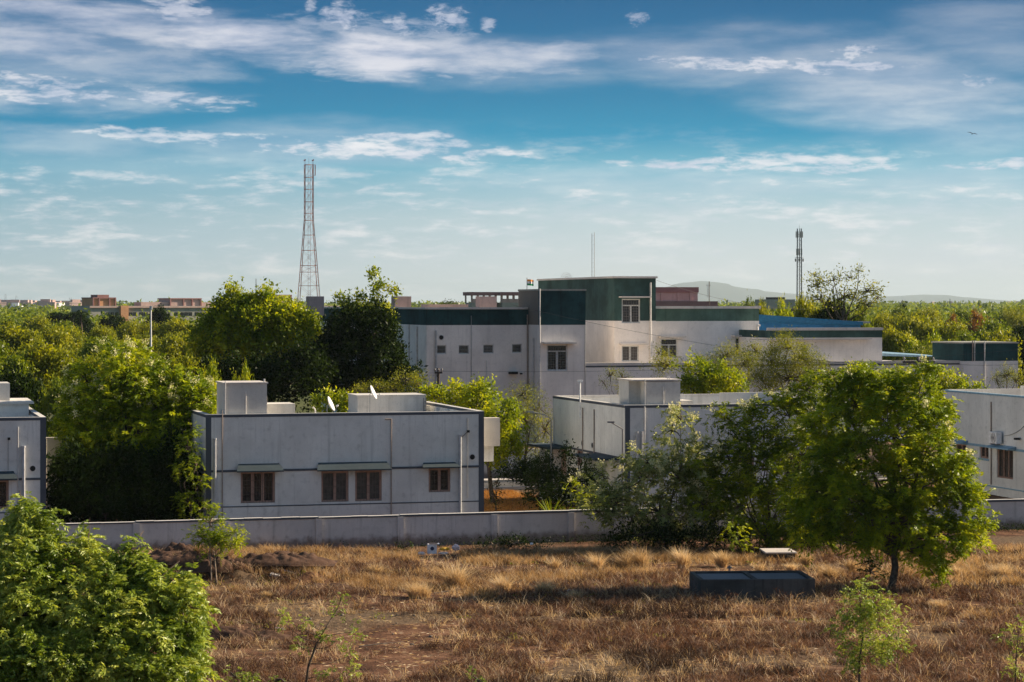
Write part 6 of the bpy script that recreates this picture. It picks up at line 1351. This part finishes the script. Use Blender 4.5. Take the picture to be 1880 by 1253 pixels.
def field():
    r = np.random.default_rng(21)
    # tangled brown scrub in clumps
    x, y = scatter(44000, r); n_ = look(_nn, x, y); k = (bare(x, y) < r.random(len(x)) * .9) & (n_ > -.24 + .35 * r.random(len(x))) & ~lit(x, y); x, y = x[k], y[k]
    m = 13; X = np.repeat(x, m) + r.normal(size=len(x) * m) * .10; Y = np.repeat(y, m) + r.normal(size=len(x) * m) * .10
    hh = np.repeat(.12 + .22 * r.random(len(x)) * (1 + look(_nn, x, y)), m) * (.5 + r.random(len(X)))
    P = np.stack([X, Y, look(_gg, X, Y) - .01], 1); v, q, rn = blades(P, hh, .016, 1.0, r, .8)
    o = npmesh('dry_scrub', v, q, M['scrub'], None, rn); tag(o, 'tangled dry brown scrub and weeds covering the field', 'scrub', None, 'stuff')
    # straw coloured grass, mostly towards the boundary wall
    x, y = scatter(20000, r, 64, 91.4, .42); n_ = look(_nn, x + 3, y); px = x / y * F + CX
    k = (bare(x, y) < r.random(len(x)) * .6) & (n_ > -.12 + .5 * (y < 78) + .3 * r.random(len(x)) ) & ~lit(x, y); x, y = x[k], y[k]
    m = 16; X = np.repeat(x, m) + r.normal(size=len(x) * m) * .09; Y = np.repeat(y, m) + r.normal(size=len(x) * m) * .09
    hh = np.repeat(.14 + .24 * r.random(len(x)), m) * (.6 + .7 * r.random(len(X))); P = np.stack([X, Y, look(_gg, X, Y) - .01], 1)
    v, q, rn = blades(P, hh, .012, .6, r, .5); o = npmesh('dry_grass', v, q, M['straw'], None, rn); tag(o, 'straw coloured dry grass patches near the boundary wall', 'grass', None, 'stuff')
    # loose pale stalks everywhere
    x, y = scatter(5200, r, 53, 91, .8); k = bare(x, y) < .8; x, y = x[k], y[k]; m = 7
    X = np.repeat(x, m) + r.normal(size=len(x) * m) * .07; Y = np.repeat(y, m) + r.normal(size=len(x) * m) * .07; hh = np.repeat(.2 + .34 * r.random(len(x)), m) * (.6 + .6 * r.random(len(X)))
    v, q, rn = blades(np.stack([X, Y, look(_gg, X, Y) - .01], 1), hh, .013, .9, r, .7); o = npmesh('dry_stalks', v, q, M['pale_straw'], None, rn); tag(o, 'loose pale stalks standing all over the brown scrub', 'stalks', None, 'stuff')
    # darker twiggy scrub in drifts
    x, y = scatter(9000, r, 53, 90.5, .9); px = x / y * F + CX; py = HY + CH * F / y; drift = look(_nn, -x * .8 + 5, 140 - y) + .5 * np.exp(-((px - 1250) / 260) ** 2 - ((py - 1115) / 26) ** 2) + .5 * np.exp(-((px - 900) / 200) ** 2 - ((py - 1010) / 12) ** 2)
    k = (drift > .34 + .2 * r.random(len(x))) & (bare(x, y) < .5) & ~lit(x, y); x, y = x[k], y[k]; m = 20; X = np.repeat(x, m) + r.normal(size=len(x) * m) * .13; Y = np.repeat(y, m) + r.normal(size=len(x) * m) * .13
    hh = np.repeat(.22 + .26 * r.random(len(x)), m) * (.5 + r.random(len(X))); v, q, rn = blades(np.stack([X, Y, look(_gg, X, Y) - .01], 1), hh, .015, .7, r, .5)
    o = npmesh('dark_scrub', v, q, M['dark_scrub'], None, rn); tag(o, 'drifts of darker twiggy scrub in the dry field', 'scrub', None, 'stuff')
    # trampled pale straw lying flat on the soil
    x, y = scatter(6000, r, 53, 88); m = 3; X = np.repeat(x, m) + r.normal(size=len(x) * m) * .1; Y = np.repeat(y, m) + r.normal(size=len(x) * m) * .1
    an = r.random(len(X)) * 3.14; v = leaf_quads(np.stack([X, Y, look(_gg, X, Y) + .015], 1), np.stack([np.cos(an), np.sin(an), .05 * r.normal(size=len(X))], 1), .22, .018, r); n = len(v) // 4
    o = npmesh('fallen_straw', v, np.arange(n * 4).reshape(-1, 4), M['pale_straw'], None, r.random(n)); tag(o, 'flattened pale straw lying on the bare soil', 'straw', None, 'stuff')
    # low green weeds, few
    x, y = scatter(900, r, 66, 90.5); k = look(_nn, x, y + 2) > .25; x, y = x[k], y[k]; m = 14
    X = np.repeat(x, m) + r.normal(size=len(x) * m) * .12; Y = np.repeat(y, m) + r.normal(size=len(x) * m) * .12; Z = look(_gg, X, Y) + .04 + .1 * r.random(len(X))
    v = leaf_quads(np.stack([X, Y, Z], 1), r.normal(size=(len(X), 3)) + [0, 0, .5], .08, .035, r); n = len(v) // 4
    o = npmesh('green_weeds', v, np.arange(n * 4).reshape(-1, 4), M['leaf_olive'], None, r.random(n)); tag(o, 'scattered yellowish green weeds low in the dry field', 'weeds', None, 'stuff')
    # dark weeds at the wall foot
    N = 9000; X = r.uniform(-16, 26, N); keep = r.random(N) < np.clip((X + 6) / 12, .12, 1); X = X[keep]; t = (X - FB.P.x) / U.x; Y = FB.P.y + t * U.y - .1 - np.abs(r.normal(size=len(X))) * .55; Z = .01 + .30 * r.random(len(X)) ** 1.5
    v = leaf_quads(np.stack([X, Y, Z], 1), r.normal(size=(len(X), 3)) + [0, 0, .4], .09, .03, r); n = len(v) // 4
    o = npmesh('wall_foot_weeds', v, np.arange(n * 4).reshape(-1, 4), M['leaf_dark_shade'], None, r.random(n)); tag(o, 'dark weeds in the shade along the foot of the boundary wall', 'weeds', None, 'stuff')
    # stones and clods
    N = 2600; x, y = scatter(N, r, 54, 90); b = bare(x, y); k = (b > .2) | (r.random(N) < .25); x, y = x[k], y[k]; V_ = []; Q = []
    for i in range(len(x)):
        s = .012 + .04 * r.random() ** 5; z = look(_gg, x[i:i+1], y[i:i+1])[0]; c = np.array([x[i], y[i], z + s * .3]); b0 = len(V_)
        for sx in (-1, 1):
            for sy in (-1, 1):
                for sz in (-1, 1): V_.append(c + np.array([sx, sy, sz * .7]) * s * (.6 + .6 * r.random(3)))
        for f in ((0, 1, 3, 2), (4, 6, 7, 5), (0, 4, 5, 1), (2, 3, 7, 6), (0, 2, 6, 4), (1, 5, 7, 3)): Q.append([b0 + j for j in f])
    o = npmesh('pebbles', np.array(V_), np.array(Q), M['brown']); tag(o, 'small stones and clods strewn over the bare soil', 'stones', None, 'stuff')
    # sunny dry lawn between the houses
    N = 15000; yv = r.uniform(3, 19.5, N); xv = r.uniform(H1X1 + .6, F1.tx(1120, 3), N); X = F1.P.x + U.x * xv + V.x * yv; Y = F1.P.y + U.y * xv + V.y * yv
    v, q, rn = blades(np.stack([X, Y, np.zeros(N)], 1), .10 + .12 * r.random(N), .022, .9, r); o = npmesh('dry_lawn', v, q, M['lawn'], None, rn); tag(o, 'sunlit orange dry lawn in the gap between two houses', 'grass', None, 'stuff')
field()
TUFTS = [(835, 1082, .95, .55, 'tallest pale straw tuft, right below the litter at the wall'), (925, 1088, .62, .42, 'pale straw tuft just right of the tallest one'), (770, 1100, .55, .75, 'wide golden tuft left of the tallest straw tuft'), (1000, 1095, .6, .45, 'golden tuft with arching tips between the tallest tuft and the trough'),
 (1098, 1050, .75, .28, 'narrow upright tuft left of the dark plumes at the trees'), (1180, 1045, .85, .5, 'big arching plume of dry grass in front of the flowering tree'), (1150, 1048, .7, .3, 'arching plume just left of the biggest plume'), (1255, 1045, .8, .4, 'arching plume of dry grass left of the trough corner'), (1325, 1042, .65, .4, 'arching plume directly behind the trough'),
 (1525, 1068, .6, .45, 'straw tuft right of the trough near the big tree trunk'), (1480, 1040, .55, .3, 'tuft beside the bright lid of the concrete chamber'), (1395, 1052, .4, .22, 'small pale tuft behind the middle of the trough'), (1450, 1050, .35, .22, 'small pale tuft behind the right end of the trough'), (1565, 1050, .5, .35, 'golden tuft just left of the big tree trunk'),
 (1018, 1050, .55, .14, 'lone bent stalk tuft beyond the tallest tuft'), (600, 1045, .5, .55, 'golden tuft on the back of the dirt heap'), (540, 1040, .4, .4, 'low golden tuft left on the back of the dirt heap'), (285, 1035, .55, .7, 'golden tuft behind the bottom left tree'), (1840, 1062, .6, .7, 'broad golden tuft near the right edge of the field'), (1760, 1060, .45, .5, 'golden tuft right of the big tree'), (690, 1060, .5, .4, 'golden tuft at the wall foot left of the litter'), (490, 1100, .3, .2, 'small golden tuft below the dirt heap'), (1720, 1120, .35, .5, 'low golden tuft right of the young tree top'), (1055, 1105, .4, .4, 'low golden tuft left of the trough'), (1100, 1000, .3, .01, '')]
for i, (px, py, h, rad, lab) in enumerate(TUFTS):
    if not lab: continue
    D = Dg(py); p = Gp(px, D); p.z = gz(p.x, p.y) - .02; r = np.random.default_rng(300 + i); n = int(240 + 620 * rad)
    root = empty('grass_tuft', p, 0, lab, 'grass tuft', 'dry grass tufts of the field')
    a = r.random(n) * 6.283; q_ = rad * .45 * np.sqrt(r.random(n)); P = np.stack([np.cos(a) * q_, np.sin(a) * q_, np.zeros(n)], 1)
    v, q, rn = blades(P, h * 1.2 * (.35 + .65 * r.random(n)), .016, .55, r, .55); wnd = r.normal(size=2) * .16; v[:, :2] += wnd * (v[:, 2:3] ** 1.5); npmesh('blades', v, q, M['pale_straw'], root, rn)
    m = int(14 + 30 * rad); a = r.random(m) * 6.283; P = np.stack([np.cos(a) * rad * .3, np.sin(a) * rad * .3, np.zeros(m)], 1)
    v, q, rn = blades(P, h * 1.2 * (.8 + .3 * r.random(m)), .024, .7, r, .6); v[:, :2] += wnd * (v[:, 2:3] ** 1.5); npmesh('seed_heads', v, q, M['pale_straw'], root, rn * .4 + .6)
# brush pile at the wall foot
tree('heap of cut brush and twigs at the foot of the boundary wall', 'brush pile', 'brush_pile', 930, 1012, 91.0, [(905, 1000, 24, 12), (945, 1000, 34, 12), (985, 1008, 20, 8)], 'leaf_dark_shade', 'simple', den=10, rc=.22, n=20, L=.12, w=.35, tr=.03, twigs=70, stems=3, bark='bark_pale', tw=.014)
tree('low dark weed clump at the wall foot left of the litter', 'plant', 'weed_clump', 745, 1018, 88.7, [(744, 1004, 12, 9)], 'leaf_dark_shade', 'simple', den=12, rc=.18, n=16, L=.1, w=.35, tr=.012, twigs=16)

# ------------------------------------------------------------ haze
hz = MB(); hz.box(-29000, 29000, -350, 25500, -1.5, 214); hz = hz.build('haze', M['soil']); hz.data.materials.clear()
hm = bpy.data.materials.new('pale_haze'); hm.use_nodes = True; T = NT(hm.node_tree); T.n.remove(T.n['Principled BSDF'])
pv = T.new('ShaderNodeVolumePrincipled'); pv.inputs['Color'].default_value = (.68, .83, .90, 1); pv.inputs['Density'].default_value = HAZE; pv.inputs['Anisotropy'].default_value = .2
T.l.new(pv.outputs[0], T.n['Material Output'].inputs['Volume']); hz.data.materials.append(hm); tag(hz, kind='stuff')
